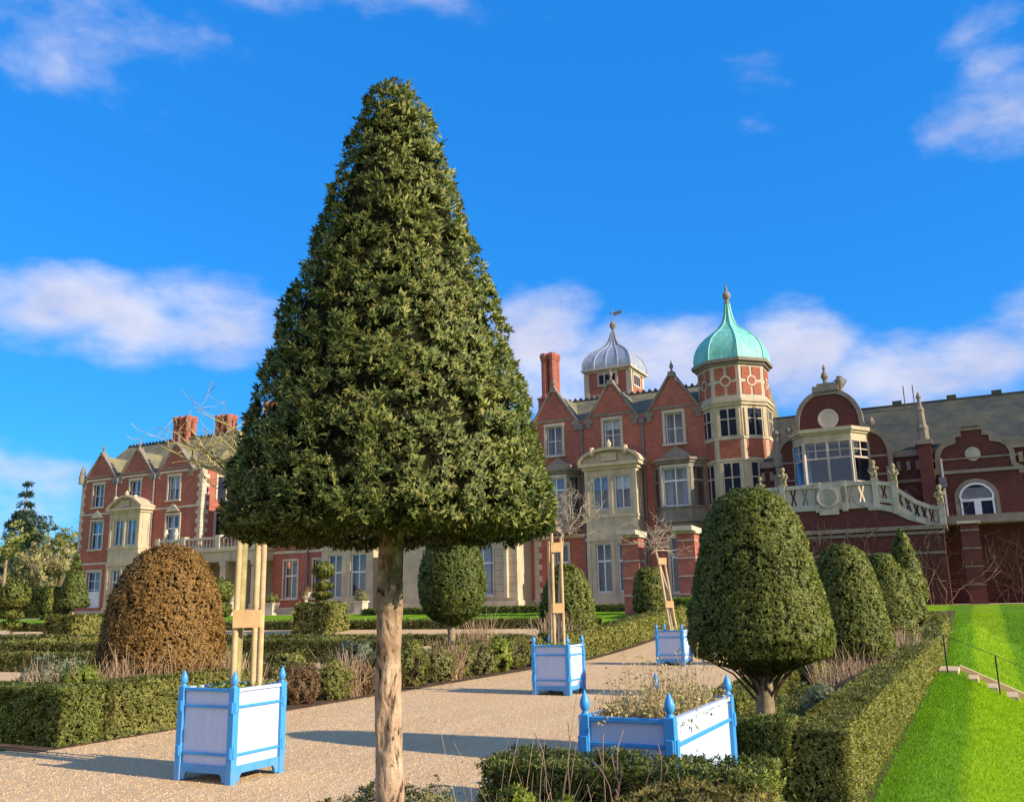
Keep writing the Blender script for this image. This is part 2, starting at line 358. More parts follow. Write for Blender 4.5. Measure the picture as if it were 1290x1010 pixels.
# ---- surfaces to clothe with leaves: arrays of quads
def q_lathe(c, prof, n=20, sq=0):
    Q = []
    for i in range(len(prof)-1):
        (r0, z0), (r1, z1) = prof[i], prof[i+1]
        for k in range(n):
            a, b = 2*pi*k/n, 2*pi*(k+1)/n
            Q.append([(c[0]+r0*cos(a), c[1]+r0*sin(a), z0), (c[0]+r0*cos(b), c[1]+r0*sin(b), z0), (c[0]+r1*cos(b), c[1]+r1*sin(b), z1), (c[0]+r1*cos(a), c[1]+r1*sin(a), z1)])
    return np.array(Q, float)
def q_box(a, b, c, d, e, f, st=.7, taper=0.0):
    Q = []
    def grid(p, u, v):
        p, u, v = map(np.array, (p, u, v)); nu = max(1, int(np.linalg.norm(u)/st)); nv = max(1, int(np.linalg.norm(v)/st))
        for i in range(nu):
            for j in range(nv):
                Q.append([p+u*i/nu+v*j/nv, p+u*(i+1)/nu+v*j/nv, p+u*(i+1)/nu+v*(j+1)/nv, p+u*i/nu+v*(j+1)/nv])
    h = f-e; ds, dt = b-a, d-c; k = taper
    grid((a, c, e), (ds, 0, 0), (k, k, h)); grid((b, c, e), (0, dt, 0), (-k, k, h)); grid((b, d, e), (-ds, 0, 0), (-k, -k, h)); grid((a, d, e), (0, -dt, 0), (k, -k, h))
    grid((a+k, c+k, f), (ds-2*k, 0, 0), (0, dt-2*k, 0))
    return np.array(Q, float)
EYE = np.array([0, 0, CAMZ])
def foliage(Q, Lmin=.026, Lk=.0022, cover=2.6, depth=.08, lump=(.04, 5.), fine=(.0, 20.), K=7, asp=.42, spread=(35, 95), gaps=0, upb=.15, back=.4, hole=(.16, 9.), zmin=None, seed=1):
    """leaf rosettes spread over quads Q; farther ones get fewer, larger leaves. Returns leaf quads (N,4,3)."""
    ctr = Q.mean(1); e1 = Q[:, 2]-Q[:, 0]; e2 = Q[:, 3]-Q[:, 1]; cr = np.cross(e1, e2); ar = np.linalg.norm(cr, axis=1)*.5
    nr = cr/np.maximum(np.linalg.norm(cr, axis=1, keepdims=True), 1e-9)
    dv = EYE-ctr; d = np.linalg.norm(dv, axis=1); face = (nr*dv).sum(1)/d
    L = np.maximum(Lmin, Lk*d); cnt = ar*cover/(.5*asp*L*L*K)*np.where(face > -.15, 1, back)
    n = RNG.poisson(cnt); idx = np.repeat(np.arange(len(Q)), n); M = len(idx)
    u, v = RNG.random((2, M, 1)); q = Q[idx]
    P = q[:, 0]*(1-u)*(1-v)+q[:, 1]*u*(1-v)+q[:, 2]*u*v+q[:, 3]*(1-u)*v; N = nr[idx]; Ls = L[idx]*(.75+.5*RNG.random(M))
    ln = vnoise(P*lump[1], seed)*.65+vnoise(P*lump[1]*2.3, seed+5)*.35
    P = P+N*((ln-.5)*2*lump[0])[:, None]-N*(RNG.random(M)**1.6*depth)[:, None]
    keep = np.ones(M, bool)
    if gaps: keep &= vnoise(P*hole[1], seed+9) > hole[0]*gaps
    if zmin is not None: keep &= P[:, 2] > zmin
    P, N, Ls = P[keep], N[keep], Ls[keep]; M = len(P)
    jf = .40/np.maximum(Ls, .02); jf = np.exp2(np.round(np.log2(jf)))[:, None]
    J = np.stack([vnoise(P*jf+q*17., seed+20+q) for q in range(3)], 1)-.5
    ax = N*.8+J*1.7+RNG.normal(0, .28, (M, 3)); ax[:, 2] += upb; ax /= np.linalg.norm(ax, axis=1, keepdims=True)
    t1 = np.cross(ax, RNG.normal(0, 1, (M, 3))); t1 /= np.linalg.norm(t1, axis=1, keepdims=True); t2 = np.cross(ax, t1)
    out = np.empty((M, K, 4, 3)); NN = np.empty((M, K, 3))
    for k in range(K):
        ph = 2*pi*k/K+RNG.random(M)*.9; th = np.radians(spread[0]+RNG.random(M)*(spread[1]-spread[0]))
        rad = t1*np.cos(ph)[:, None]+t2*np.sin(ph)[:, None]
        dr = ax*np.cos(th)[:, None]+rad*np.sin(th)[:, None]
        wv = np.cross(dr, ax+RNG.normal(0, .35, (M, 3))); wv /= np.maximum(np.linalg.norm(wv, axis=1, keepdims=True), 1e-6)
        fn = np.cross(dr, wv); sg = np.sign((fn*N).sum(1, keepdims=True)+1e-9); fn *= sg; wv *= sg; nn = fn*.36+N*.85+ax*.38; NN[:, k] = nn/np.linalg.norm(nn, axis=1, keepdims=True)
        l = (Ls*(.7+.6*RNG.random(M)))[:, None]; w = l*asp*.5
        b = P+ax*(RNG.random(M)[:, None]-.5)*l*.8; tip = b+dr*l; mid = b+dr*l*.45
        out[:, k] = np.stack([b, mid-wv*w, tip, mid+wv*w], 1)
    return out.reshape(-1, 4, 3), NN.reshape(-1, 3)
def qmesh(name, parts, parent=None, off=(0, 0, 0)):
    """parts: list of (quads (N,4,3), material, smooth)"""
    NS = []; PP = []
    for p in parts:
        if isinstance(p[0], tuple): NS.append(np.repeat(p[0][1], 4, 0)); PP.append((p[0][0], p[1]))
        else:
            c_ = np.cross(p[0][:, 2]-p[0][:, 0], p[0][:, 3]-p[0][:, 1]); c_ /= np.maximum(np.linalg.norm(c_, axis=1, keepdims=True), 1e-9); NS.append(np.repeat(c_, 4, 0)); PP.append((p[0], p[1]))
    parts_in, parts = parts, PP
    me = bpy.data.meshes.new(name); V = np.concatenate([p[0] for p in parts]).reshape(-1, 3)-np.array(off)
    nq = len(V)//4
    me.vertices.add(len(V)); me.vertices.foreach_set('co', V.astype(np.float32).ravel())
    me.loops.add(nq*4); me.loops.foreach_set('vertex_index', np.arange(nq*4, dtype=np.int32))
    me.polygons.add(nq); me.polygons.foreach_set('loop_start', np.arange(0, nq*4, 4, dtype=np.int32))
    try: me.polygons.foreach_set('loop_total', np.full(nq, 4, dtype=np.int32))
    except Exception: pass
    mi = []
    for i, p in enumerate(parts): me.materials.append(p[1]); mi.append(np.full(len(p[0]), i, np.int32))
    me.polygons.foreach_set('material_index', np.concatenate(mi)); me.update(calc_edges=True)
    if any(isinstance(p[0], tuple) for p in parts_in): me.shade_smooth(); me.normals_split_custom_set_from_vertices(np.concatenate(NS).astype(np.float32))
    o = link(name, me, parent)
    if parent is None: place(o, off)
    return o
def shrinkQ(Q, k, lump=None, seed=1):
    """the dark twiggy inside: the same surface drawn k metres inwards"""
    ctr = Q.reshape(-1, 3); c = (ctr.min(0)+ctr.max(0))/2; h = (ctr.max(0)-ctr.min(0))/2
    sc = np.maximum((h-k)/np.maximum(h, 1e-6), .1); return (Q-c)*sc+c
def strands(B, D, L, bend=.25, r=.003, seg=4):
    """thin three-sided stems: base points, directions, lengths -> quads"""
    n = len(B); D = D/np.linalg.norm(D, axis=1, keepdims=True); bv = RNG.normal(0, 1, (n, 3)); bv[:, 2] -= .2
    pts = [B+D*(L*i/seg)[:, None]+bv*(bend*L*(i/seg)**2)[:, None] for i in range(seg+1)]
    a = np.cross(D, RNG.normal(0, 1, (n, 3))); a /= np.linalg.norm(a, axis=1, keepdims=True); b = np.cross(D, a)
    r = np.broadcast_to(np.asarray(r, float), (n,)); out = []
    ring = [[p+(a*cos(2*pi*k/3)+b*sin(2*pi*k/3))*(r*(1-.65*i/seg))[:, None] for k in range(3)] for i, p in enumerate(pts)]
    for i in range(seg):
        for k in range(3): out.append(np.stack([ring[i][k], ring[i][(k+1) % 3], ring[i+1][(k+1) % 3], ring[i+1][k]], 1))
    return np.concatenate(out), pts[-1]

def branch(m, p, d, L, r, lev, rng, spread=.75, n=3, up=.12, seg=5, minr=.003):
    pts = [Vector(p)]; d = Vector(d).normalized(); rad = [r]
    for i in range(seg):
        d = (d+Vector((rng.gauss(0, .26), rng.gauss(0, .26), rng.gauss(0, .2)+up))).normalized(); pts.append(pts[-1]+d*L/seg); rad.append(max(minr, r*(1-.6*(i+1)/seg)))
    m.tube(pts, rad, 6 if r > .01 else 4)
    if lev > 0:
        for k in range(n):
            i = rng.randint(max(1, seg//3), seg); o = Vector((rng.gauss(0, 1), rng.gauss(0, 1), rng.gauss(.1, .6))).normalized()
            branch(m, pts[i], d*(1-spread)+o*spread, L*rng.uniform(.5, .8), rad[i]*.65, lev-1, rng, spread, n, up, seg, minr)
# ------------------------------------------------------------------ ground
def gz(s, t):
    r = np.clip((t-25)/21., 0, 1); nat = 1.2*(r*r*(3-2*r)*.5+r*.5)
    bank = nat-.50*np.clip(s+.72, 0, None); far = -1.25+.5*(t-33.5)
    return np.maximum(np.minimum(nat, bank), np.maximum(np.minimum(nat, far), np.minimum(nat, -1.25)))
def G(s, t): return float(gz(np.array([s]), np.array([t]))[0])
def sheet(name, ss, tt, dz, mat, kind='structure', noise=0):
    S, T = np.meshgrid(ss, tt); Z = gz(S.ravel(), T.ravel()).reshape(S.shape)+dz
    if noise: Z += noise*(vnoise(np.stack([S.ravel()*.8, T.ravel()*.8, S.ravel()*0], 1), 3).reshape(S.shape)-.5)
    ns, nt = len(ss), len(tt); mb = MB()
    mb.poly(np.stack([S, T, Z], -1).reshape(-1, 3), [(j*ns+i, j*ns+i+1, (j+1)*ns+i+1, (j+1)*ns+i) for j in range(nt-1) for i in range(ns-1)])
    return tag(obj(name, mb, mat, smooth=60), kind=kind)
ss = np.unique(np.round(np.concatenate([[-2500, -900, -400, -200, -120], np.arange(-90, -12, 3), np.arange(-12, -1.2, .6), np.arange(-1.2, 5, .12), np.arange(5, 30, 2.5), [40, 80, 200, 600, 2500]]), 3))
tt = np.unique(np.round(np.concatenate([[-1500, -300, -80, -30], np.arange(-20, 24, 1.), np.arange(24, 48, .5), np.arange(48, 80, 4), [90, 120, 200, 400, 900, 3000]]), 3))
sheet('ground', ss, tt, 0, lawnmat)
sheet('gravel_path', np.arange(-10.9, -2.29, .3), np.arange(-6, 33, .5), .006, gravel, noise=0)
sheet('bed_soil', np.arange(-3.3, -.95, .11), np.arange(-4, 42, .5), .011, soilm)
sheet('border_soil', np.arange(-13.6, -10.3, .25), np.arange(7.5, 40, .5), .011, soilm)
sheet('parterre_gravel', np.arange(-60, -13.5, 1.5), np.arange(-6, 36.5, .5), .006, gravel)
sheet('terrace_path', np.arange(-75, 6, 2), np.arange(46.6, 52, .5), .008, stepm)
# grass blades on the bank near the camera
def grass(s0, s1, t0, t1, dens, hgt):
    n = int((s1-s0)*(t1-t0)*dens); s = RNG.uniform(s0, s1, n); t = t0+(t1-t0)*RNG.random(n)**1.6
    B = np.stack([s, t, gz(s, t)], 1); D = RNG.normal(0, .45, (n, 3)); D[:, 2] = 1; D /= np.linalg.norm(D, axis=1, keepdims=True)
    dist = np.linalg.norm(B-EYE, axis=1); h = hgt*(.5+RNG.random(n)); w = np.maximum(.0022, dist*.00032)
    wv = np.cross(D, RNG.normal(0, 1, (n, 3))); wv /= np.linalg.norm(wv, axis=1, keepdims=True); wv *= w[:, None]
    m = B+D*(h*.55)[:, None]; tip = B+D*h[:, None]+RNG.normal(0, .3, (n, 3))*h[:, None]*[1, 1, 0]
    return np.stack([B, m-wv, tip, m+wv], 1)
gq = np.concatenate([grass(-1.1, 3.2, 4, 24, 2600, .032), grass(-1.1, 3.5, 24, 40, 500, .04)])
tag(qmesh('lawn_grass', [(gq, grassm)]), 'short bright green mown grass on the bank beside the clipped hedge', 'grass', kind='stuff')
# fallen leaves lying on the gravel along the beds
n = 900; s = np.concatenate([-10.3+RNG.exponential(.35, n//2), -3.3-RNG.exponential(.5, n//2)]); t = 6+26*RNG.random(n)**1.4; a = RNG.random(n)*6.28; l = RNG.uniform(.012, .03, n)
B = np.stack([s, t, gz(s, t)+.018], 1); d = np.stack([np.cos(a), np.sin(a), RNG.normal(0, .25, n)], 1)*l[:, None]; e = np.stack([-np.sin(a), np.cos(a), RNG.normal(0, .25, n)], 1)*l[:, None]*.45
tag(qmesh('fallen_leaves', [(np.stack([B-d, B-e, B+d, B+e], 1), leafmat('leaf_litter', [(.1, (.10, .06, .03)), (.5, (.25, .15, .06)), (.9, (.36, .27, .09))], 5, 0, .8, .1))]), 'small brown fallen leaves along the edges of the gravel', 'leaves', kind='stuff')
# loose pebbles
n = 26000; s = RNG.uniform(-10.4, -3.3, n); t = 4.5+22*RNG.random(n)**2; r = RNG.uniform(.004, .011, n)
B = np.stack([s, t, gz(s, t)+.006], 1); P = []
for k in range(4):
    a, b = k*pi/2, (k+1)*pi/2
    P.append(np.stack([B+np.stack([r*cos(a), r*sin(a), 0*r], 1), B+np.stack([r*cos(b), r*sin(b), 0*r], 1), B+np.stack([r*.35*cos(b), r*.35*sin(b), r*.9], 1), B+np.stack([r*.35*cos(a), r*.35*sin(a), r*.9], 1)], 1))
tag(qmesh('loose_gravel', [(np.concatenate(P), leafmat('pebbles', [(.1, (.36, .22, .12)), (.5, (.58, .38, .20)), (.9, (.74, .54, .32))], 5, 0, .8, .15))]), 'loose buff pebbles scattered over the gravel path', 'gravel', kind='stuff')

# ------------------------------------------------------------------ the great house
HB = (-30, 52, 1.2)
house = root('country_house', HB, 'long red brick country house with stone bays, gables, a green dome and a lead dome', 'house')
def hp(name, mb, mats, parent=None, smooth=None, label=None, bevel=0):
    o = obj(name, mb, mats, parent or house, HB, smooth, bevel)
    if label: o['label'] = label
    return o
def window(s0, s1, z0, z1, t, cols=2, sash=.42, sur=.17, door=False, cur=None, mat=None, sill=True, parent=None, dep=.2, rows=0):
    """stone surround (the part) with frame, pane and curtain as sub-parts; the hole itself is cut in the wall"""
    m = MB(); q = .06
    if sur:
        m.box(s0-sur, s0, t-q, t+.05, z0, z1); m.box(s1, s1+sur, t-q, t+.05, z0, z1); m.box(s0-sur, s1+sur, t-q-.02, t+.05, z1, z1+sur*1.1)
        if sill: m.box(s0-sur-.06, s1+sur+.06, t-q-.08, t+.05, z0-.14, z0)
    m.box(s0-.3, s1+.3, t+1.0, t+1.02, z0-.4, z1+.3)
    w = hp('window', m, [stonew], parent)
    d = t+dep-.06; f = MB(); b = .07
    f.box(s0, s0+b, d, d+.09, z0, z1); f.box(s1-b, s1, d, d+.09, z0, z1); f.box(s0+b, s1-b, d, d+.09, z1-b, z1); f.box(s0+b, s1-b, d, d+.09, z0, z0+b)
    for k in range(1, cols):
        x = s0+(s1-s0)*k/cols; f.box(x-.035, x+.035, d+.003, d+.08, z0+b, z1-b)
    if sash: zz = z1-(z1-z0)*sash; f.box(s0+b, s1-b, d-.004, d+.084, zz-.05, zz+.05)
    for k in range(1, rows): zz = z0+(z1-z0)*k/rows; f.box(s0+b, s1-b, d+.006, d+.075, zz-.02, zz+.02)
    if door: f.box(s0+b, s1-b, d+.01, d+.07, z0+b, z0+(z1-z0)*.45)
    hp('frame', f, white, w)
    g = MB().face([(s0+b, d+.05, z0+b), (s1-b, d+.05, z0+b), (s1-b, d+.05, z1-b), (s0+b, d+.05, z1-b)]); hp('pane', g, glass, w)
    rb = random.Random(int(abs(s0*97+z0*31)))
    if z0 > 6 and (sur == 0 or rb.random() < .45):
        k = rb.choice((.18, .3, .42, .5)); hp('blind', MB().box(s0+.04, s1-.04, t+.32, t+.34, z1-(z1-z0)*k, z1), rb.choice((curtain, bluec, curtain, white)) if not door else curtain, w)
    if cur:
        c = MB(); n = 10
        for x0, x1 in cur:
            X = [s0+(s1-s0)*(x0+(x1-x0)*i/n) for i in range(n+1)]
            for i in range(n): c.face([(X[i], t+.45+.04*(i % 2), z0), (X[i+1], t+.45+.04*((i+1) % 2), z0), (X[i+1], t+.45+.04*((i+1) % 2), z1), (X[i], t+.45+.04*(i % 2), z1)])
        hp('curtain', c, mat or curtain, w)
    return (s0, s1, z0, z1)
CUR = [(0, .28), (.72, 1)]
def gable_wall(c, hw, zb, zt, t0, t1, wallm, copm, shoulder=.35):
    wallm.prism([(c-hw, zb), (c+hw, zb), (c+hw, zb+.02), (c+.05, zt-.1), (c-.05, zt-.1), (c-hw, zb+.02)], t0, t1)
    for sg in (-1, 1):
        copm.band([(c+sg*(hw+.12), zb), (c+sg*(hw-.02), zb+.16), (c+sg*.14, zt)], .14, t0-.07, t1+.06)
        copm.box(c+sg*hw-.3, c+sg*hw+.3, t0-.1, t0+.25, zb-.32, zb-.02); copm.box(c+sg*hw-.17, c+sg*hw+.17, t0-.08, t0+.2, zb-.6, zb-.32)
    copm.box(c-.18, c+.18, t0-.1, t1+.08, zt-.12, zt+.2); copm.lathe((c, t0+.15), [(.10, zt+.2), (.06, zt+.4), (.13, zt+.52), (.13, zt+.62), (.05, zt+.78), (.01, zt+.98)], 8)
    wallm.box(c-.05, c+.05, t0-.004, t0+.05, zb+.35, zb+1.0)
    copm.box(c-hw+.25, c+hw-.25, t0-.05, t0+.05, zb+.10, zb+.24)
def quoins(m, s, t, z0, z1, sg, step=.36):
    z = z0; k = 0
    while z < z1-.1:
        w = .52 if k % 2 else .32; a, b = sorted((s, s+sg*w)); m.box(a, b, t-.025, t+.1, z, z+step-.02)
        z += step; k += 1
# ---- wings: brick boxes with cut openings
def block(s0, s1, t, depth, z1, holes, mat=brk, z0=.9, label=None, backs=True):
    m = MB().wall(s0, s1, z0, z1, t, holes)
    m.face([(s1, t, z0), (s1, t+depth, z0), (s1, t+depth, z1), (s1, t, z1)]); m.face([(s0, t+depth, z0), (s0, t, z0), (s0, t, z1), (s0, t+depth, z1)])
    if backs: m.face([(s1, t+depth, z0), (s0, t+depth, z0), (s0, t+depth, z1), (s1, t+depth, z1)])
    return m
def roof(s0, s1, t0, t1, ze, zr, mat, crest=True, tr=None):
    tr = tr or (t0+t1)/2; m = MB().prism_s([(t0, ze), (t1, ze), (tr+.05, zr), (tr-.05, zr)], s0, s1); o = hp('roof', m, mat)
    c = MB(); c.box(s0, s1, tr-.12, tr+.12, zr-.05, zr+.08)
    if crest:
        n = int((s1-s0)/.42)
        for i in range(n): x = s0+(s1-s0)*(i+.5)/n; c.prism([(x-.14, zr+.08), (x+.14, zr+.08), (x+.05, zr+.26), (x-.05, zr+.26)], tr-.05, tr+.05)
    hp('ridge_crest', c, roofd, o); return o
def gable_roof(c, hw, zb, zt, t0, t1, mat): hp('gable_roof', MB().prism([(c-hw, zb), (c+hw, zb), (c, zt)], t0, t1), mat)
def bands(m, s0, s1, t, zs):
    for z, h in zs: m.box(s0, s1, t-.06, t+.06, z, z+h)

# left wing, three gables
LG = (-66.8, -62.3, -57.75)
H = []
for c in LG: H.append(window(c-.62, c+.62, 10.45, 12.4, 52, 2, .0, cur=[(.0, .2), (.8, 1)], rows=2))
for c in (-66.65, -57.65): H.append(window(c-.72, c+.72, 6.85, 9.2, 52, 2, .45, cur=CUR))
H.append(window(-67.4, -65.7, 2.0, 4.95, 52, 2, .0, door=True, sill=False, rows=4)); H.append(window(-58.3, -56.9, 2.3, 4.95, 52, 2, .35))
bay_h = (-63.4, -60.2)
cg = MB(); wl = block(-69.0, -54.6, 52, 9, 12.9, H+[(-63.0, -60.6, 2.0, 9.2)]); cl = MB()
for c in LG: gable_wall(c, 1.85, 12.9, 15.0, 52, 52.35, wl, cg)
hp('coping', cg, stoned); hp('brick_wall', wl, brk, label='red brick wall of the left wing with three gables')
quoins(cl, -69.0, 52, 1.6, 12.9, 1); quoins(cl, -54.6, 52, 1.6, 12.9, -1)
bands(cl, -69.02, -54.58, 52, [(9.75, .16), (5.55, .18), (12.72, .16)]); cl.box(-69.1, -54.5, 51.85, 52.1, .9, 1.75)
for c in (-66.65, -57.65): cl.prism([(c-.75, 9.5), (c+.75, 9.5), (c+.25, 9.95), (c, 10.15), (c-.25, 9.95)], 51.85, 52.02)
z = 1.6
k = 0
while z < 12.8:   # quoins on the sunlit return wall
    w = .75 if k % 2 else .45; cl.box(-54.62, -54.57, 52.0, 52.0+w, z, z+.34); z += .36; k += 1
for (a, b) in ((53.6, 54.5), (55.6, 56.5)):
    for z0_, z1_ in ((6.9, 9.3), (10.4, 12.3)): cl.box(-54.6, -54.5, a-.18, a, z0_, z1_); cl.box(-54.6, -54.5, b, b+.18, z0_, z1_); cl.box(-54.6, -54.5, a-.18, b+.18, z1_, z1_+.2)
hp('stone_trim', cl, stonew)
for a, b in ((53.6, 54.5), (55.6, 56.5)):
    for z0_, z1_ in ((6.9, 9.3), (10.4, 12.3)): hp('window', MB().box(-54.62, -54.58, a, b, z0_, z1_), room)
roof(-69.0, -54.4, 52.3, 60.7, 12.8, 16.5, roofl)
for c in LG: gable_roof(c, 1.8, 12.85, 14.9, 52.2, 55.5, roofl)
c = MB().lathe((-69.05, 51.95), [(.28, 12.6), (.28, 13.3), (.2, 13.4), (.24, 13.6), (.12, 13.9), (.02, 14.3)], 8); hp('finial', c, stoned, smooth=40)
for x, zt in ((-64.5, 12.4), (-60.0, 12.4), (-21.5, 12.4), (-17.42, 12.4), (-43.5, 12.0)):
    c = MB().tube([(x, 51.88, 1.6), (x, 51.88, zt+.1)], .065, 8); c.box(x-.15, x+.15, 51.76, 51.985, zt, zt+.33); hp('drainpipe', c, pipe, smooth=40)

# stone bays, two storeys with a pediment
def bay(s0, s1, t, wins1, wins0, label, curved):
    m = MB(); hs = []
    for a, b, c_, d_ in wins1: hs.append(window(a, b, c_, d_, t, 2, .0, sur=0, cur=CUR))
    for a, b, c_, d_ in wins0: hs.append(window(a, b, c_, d_, t, 2, .36, sur=0))
    m.wall(s0, s1, 1.0, 9.75, t, hs, .18)
    m.face([(s1, t, 1), (s1, 52.0, 1), (s1, 52.0, 9.75), (s1, t, 9.75)]); m.face([(s0, 52.0, 1), (s0, t, 1), (s0, t, 9.75), (s0, 52.0, 9.75)])
    m.box(s0-.06, s1+.06, t-.06, 52, 5.25, 5.42); m.box(s0-.05, s1+.05, t-.05, 52, 6.62, 6.78); m.box(s0-.1, s1+.1, t-.1, 52, 1.0, 1.95)
    m.box(s0-.12, s1+.12, t-.12, 52, 9.55, 9.75); m.box(s0-.3, s1+.3, t-.3, 52, 9.75, 9.95)
    mid = (s0+s1)/2
    for x in (s0, mid-.12, s1-.24): m.box(x, x+.24, t-.045, t+.02, 1.97, 5.24); m.box(x, x+.24, t-.045, t+.02, 6.8, 9.54)
    hw = (s1-s0)/2+.3
    if curved: P = [(mid+hw*cos(a), 9.96+.85*sin(a)) for a in np.linspace(0, pi, 15)]
    else: P = [(mid+hw, 9.96), (mid+hw*.55, 10.62), (mid+.3, 10.9), (mid-.3, 10.9), (mid-hw*.55, 10.62), (mid-hw, 9.96)]
    m.prism([(x, z) for x, z in P], t+.05, 52.0); m.band(P, .17, t-.26, 52.0)
    m.box(mid-.5, mid+.5, t-.1, t+.1, 10.05, 10.55); m.lathe((mid, t), [(.2, 10.7), (.12, 10.95), (.18, 11.1), (.05, 11.4)], 8)
    m.lathe((mid-hw*.55, t-.1), [(.12, 10.4), (.2, 10.7), (.14, 10.95)], 8); m.lathe((mid+hw*.55, t-.1), [(.12, 10.4), (.2, 10.7), (.14, 10.95)], 8)
    # sunlit side light
    m.box(s1-.005, s1+.04, t+.25, t+.34, 6.9, 9.1); m.box(s1-.005, s1+.04, t+.86, t+.95, 6.9, 9.1)
    hp('stone_bay', m, stone, label=label)
bay(-63.6, -60.05, 50.8, [(-63.05, -61.98, 6.9, 9.0), (-61.6, -60.5, 6.9, 9.0)], [(-62.95, -62.0, 2.2, 5.0), (-61.6, -60.6, 2.2, 5.0)], 'stone bay with pediment on the left wing', False)
bay(-20.95, -17.6, 50.8, [(-20.45, -19.42, 7.12, 9.17), (-19.05, -18.0, 7.12, 9.17)], [(-20.4, -19.4, 2.2, 5.07), (-19.0, -18.05, 2.2, 5.07)], 'stone bay with curved pediment in the middle of the house', True)

# recess between left wing and centre, with a stone loggia in front
H = [window(c-.7, c+.7, 6.9, 9.2, 55.5, 2, .4) for c in (-52.5, -49.2)]+[window(c-.6, c+.6, 10.45, 12.4, 55.5, 2, 0, rows=2) for c in (-52.5, -49.2)]
hp('brick_wall', block(-54.6, -46.9, 55.5, 6, 12.9, H), brk)
roof(-54.4, -35, 54.5, 63, 12.9, 16.2, roofl, True)
m = MB(); m.box(-54.6, -46.9, 50.2, 55.4, 5.15, 5.9); m.box(-54.75, -46.75, 50.05, 55.4, 5.9, 6.1); m.box(-54.7, -46.8, 50.0, 50.5, 1.0, 1.7)
for x in (-54.55, -52.5, -50.4, -48.3, -47.3): m.box(x, x+.5, 50.2, 50.8, 1.7, 5.15); m.box(x-.06, x+.56, 50.14, 50.86, 4.85, 5.15); m.box(x-.06, x+.56, 50.14, 50.86, 1.7, 2.0)
m.box(-54.6, -46.9, 53.5, 53.6, 1.0, 5.15)
lg = hp('loggia', m, stone, label='stone loggia with a balustrade beside the left wing')
b = MB(); b.box(-57.2, -46.9, 50.1, 50.45, 6.85, 7.02); b.box(-57.2, -46.9, 50.1, 50.45, 6.1, 6.25)
x = -57.0
while x < -47: b.lathe((x, 50.28), [(.06, 6.25), (.11, 6.42), (.05, 6.62), (.07, 6.85)], 8); x += .36
for x in (-57.3, -54.5, -50.9, -47.3): b.box(x, x+.42, 50.05, 50.5, 6.1, 7.15)
b.box(-57.3, -54.6, 50.2, 51.95, 5.3, 6.1)
hp('balustrade', b, stonew, lg)
for x in (-56.4, -55.3):
    b = MB().lathe((x, 50.28), [(.14, 7.02), (.1, 7.15), (.17, 7.3), (.2, 7.5), (.12, 7.7), (.14, 7.85)], 10); hp('urn', b, stonew, lg, smooth=50)

# centre behind the big tree
H = []
for a, b in ((-45.75, -44.5), (-43.0, -41.75), (-35.65, -34.5)): H.append(window(a, b, 2.35, 5.05, 52, 2, .4, sur=.14))
for c in (-45, -42, -36, -30, -27.5): H += [window(c-.7, c+.7, 6.9, 9.2, 52, 2, .42), window(c-.6, c+.6, 10.45, 12.4, 52, 2, 0, rows=2)]
w = block(-46.9, -25.1, 52, 10, 12.9, H+[(-40.9, -37.4, 2, 9)]); cl = MB()
for c in (-44, -36, -28.5): gable_wall(c, 2.1, 12.9, 15.2, 52, 52.35, w, cl)
hp('brick_wall', w, brk); bands(cl, -46.9, -25.1, 52, [(9.75, .16), (5.6, .2), (12.72, .16)]); cl.box(-46.95, -25.0, 51.88, 52.1, .9, 1.7); hp('stone_trim', cl, stonew)
m = MB(); hs = [window(-40.85, -39.6, 2.3, 5.25, 50.9, 2, .42, sur=0), window(-38.85, -37.5, 2.3, 5.25, 50.9, 2, .42, sur=0), window(-40.85, -39.6, 6.9, 9.1, 50.9, 2, .42, sur=0), window(-38.85, -37.5, 6.9, 9.1, 50.9, 2, .42, sur=0)]
m.wall(-41.4, -36.9, 1.0, 9.8, 50.9, hs, .18); m.face([(-36.9, 50.9, 1), (-36.9, 52, 1), (-36.9, 52, 9.8), (-36.9, 50.9, 9.8)]); m.face([(-41.4, 52, 1), (-41.4, 50.9, 1), (-41.4, 50.9, 9.8), (-41.4, 52, 9.8)])
m.box(-41.6, -36.7, 50.7, 52, 9.8, 10.1); m.box(-41.5, -36.8, 50.82, 52, 5.6, 5.85); m.box(-41.5, -36.8, 50.8, 52, 1.0, 1.8)
hp('stone_bay', m, stone)
# stone entrance porch
m = MB(); hs = [window(-28.55, -27.05, 2.2, 5.3, 50.0, 2, .36, sur=.1, cur=[(.0, .75)]), window(-32.3, -30.6, 2.0, 5.2, 50.0, 2, .36, sur=.1)]
m.wall(-34, -25.35, 1.0, 5.9, 50.0, hs, .2); m.face([(-25.35, 50.0, 1), (-25.35, 52, 1), (-25.35, 52, 5.9), (-25.35, 50, 5.9)]); m.face([(-34, 52, 1), (-34, 50, 1), (-34, 50, 5.9), (-34, 52, 5.9)])
m.box(-34.1, -25.2, 49.85, 52, 5.9, 6.2); m.box(-34.08, -25.25, 49.9, 52, 1.0, 1.85)
for k in range(9): m.box(-26.9, -25.33, 49.965, 50.02, 2.0+k*.43, 2.40+k*.43)
for x in (-29.0, -26.15): m.box(x, x+.22, 49.72, 50, 2.0, 5.8)
hp('stone_porch', m, stone, label='pale stone entrance porch')
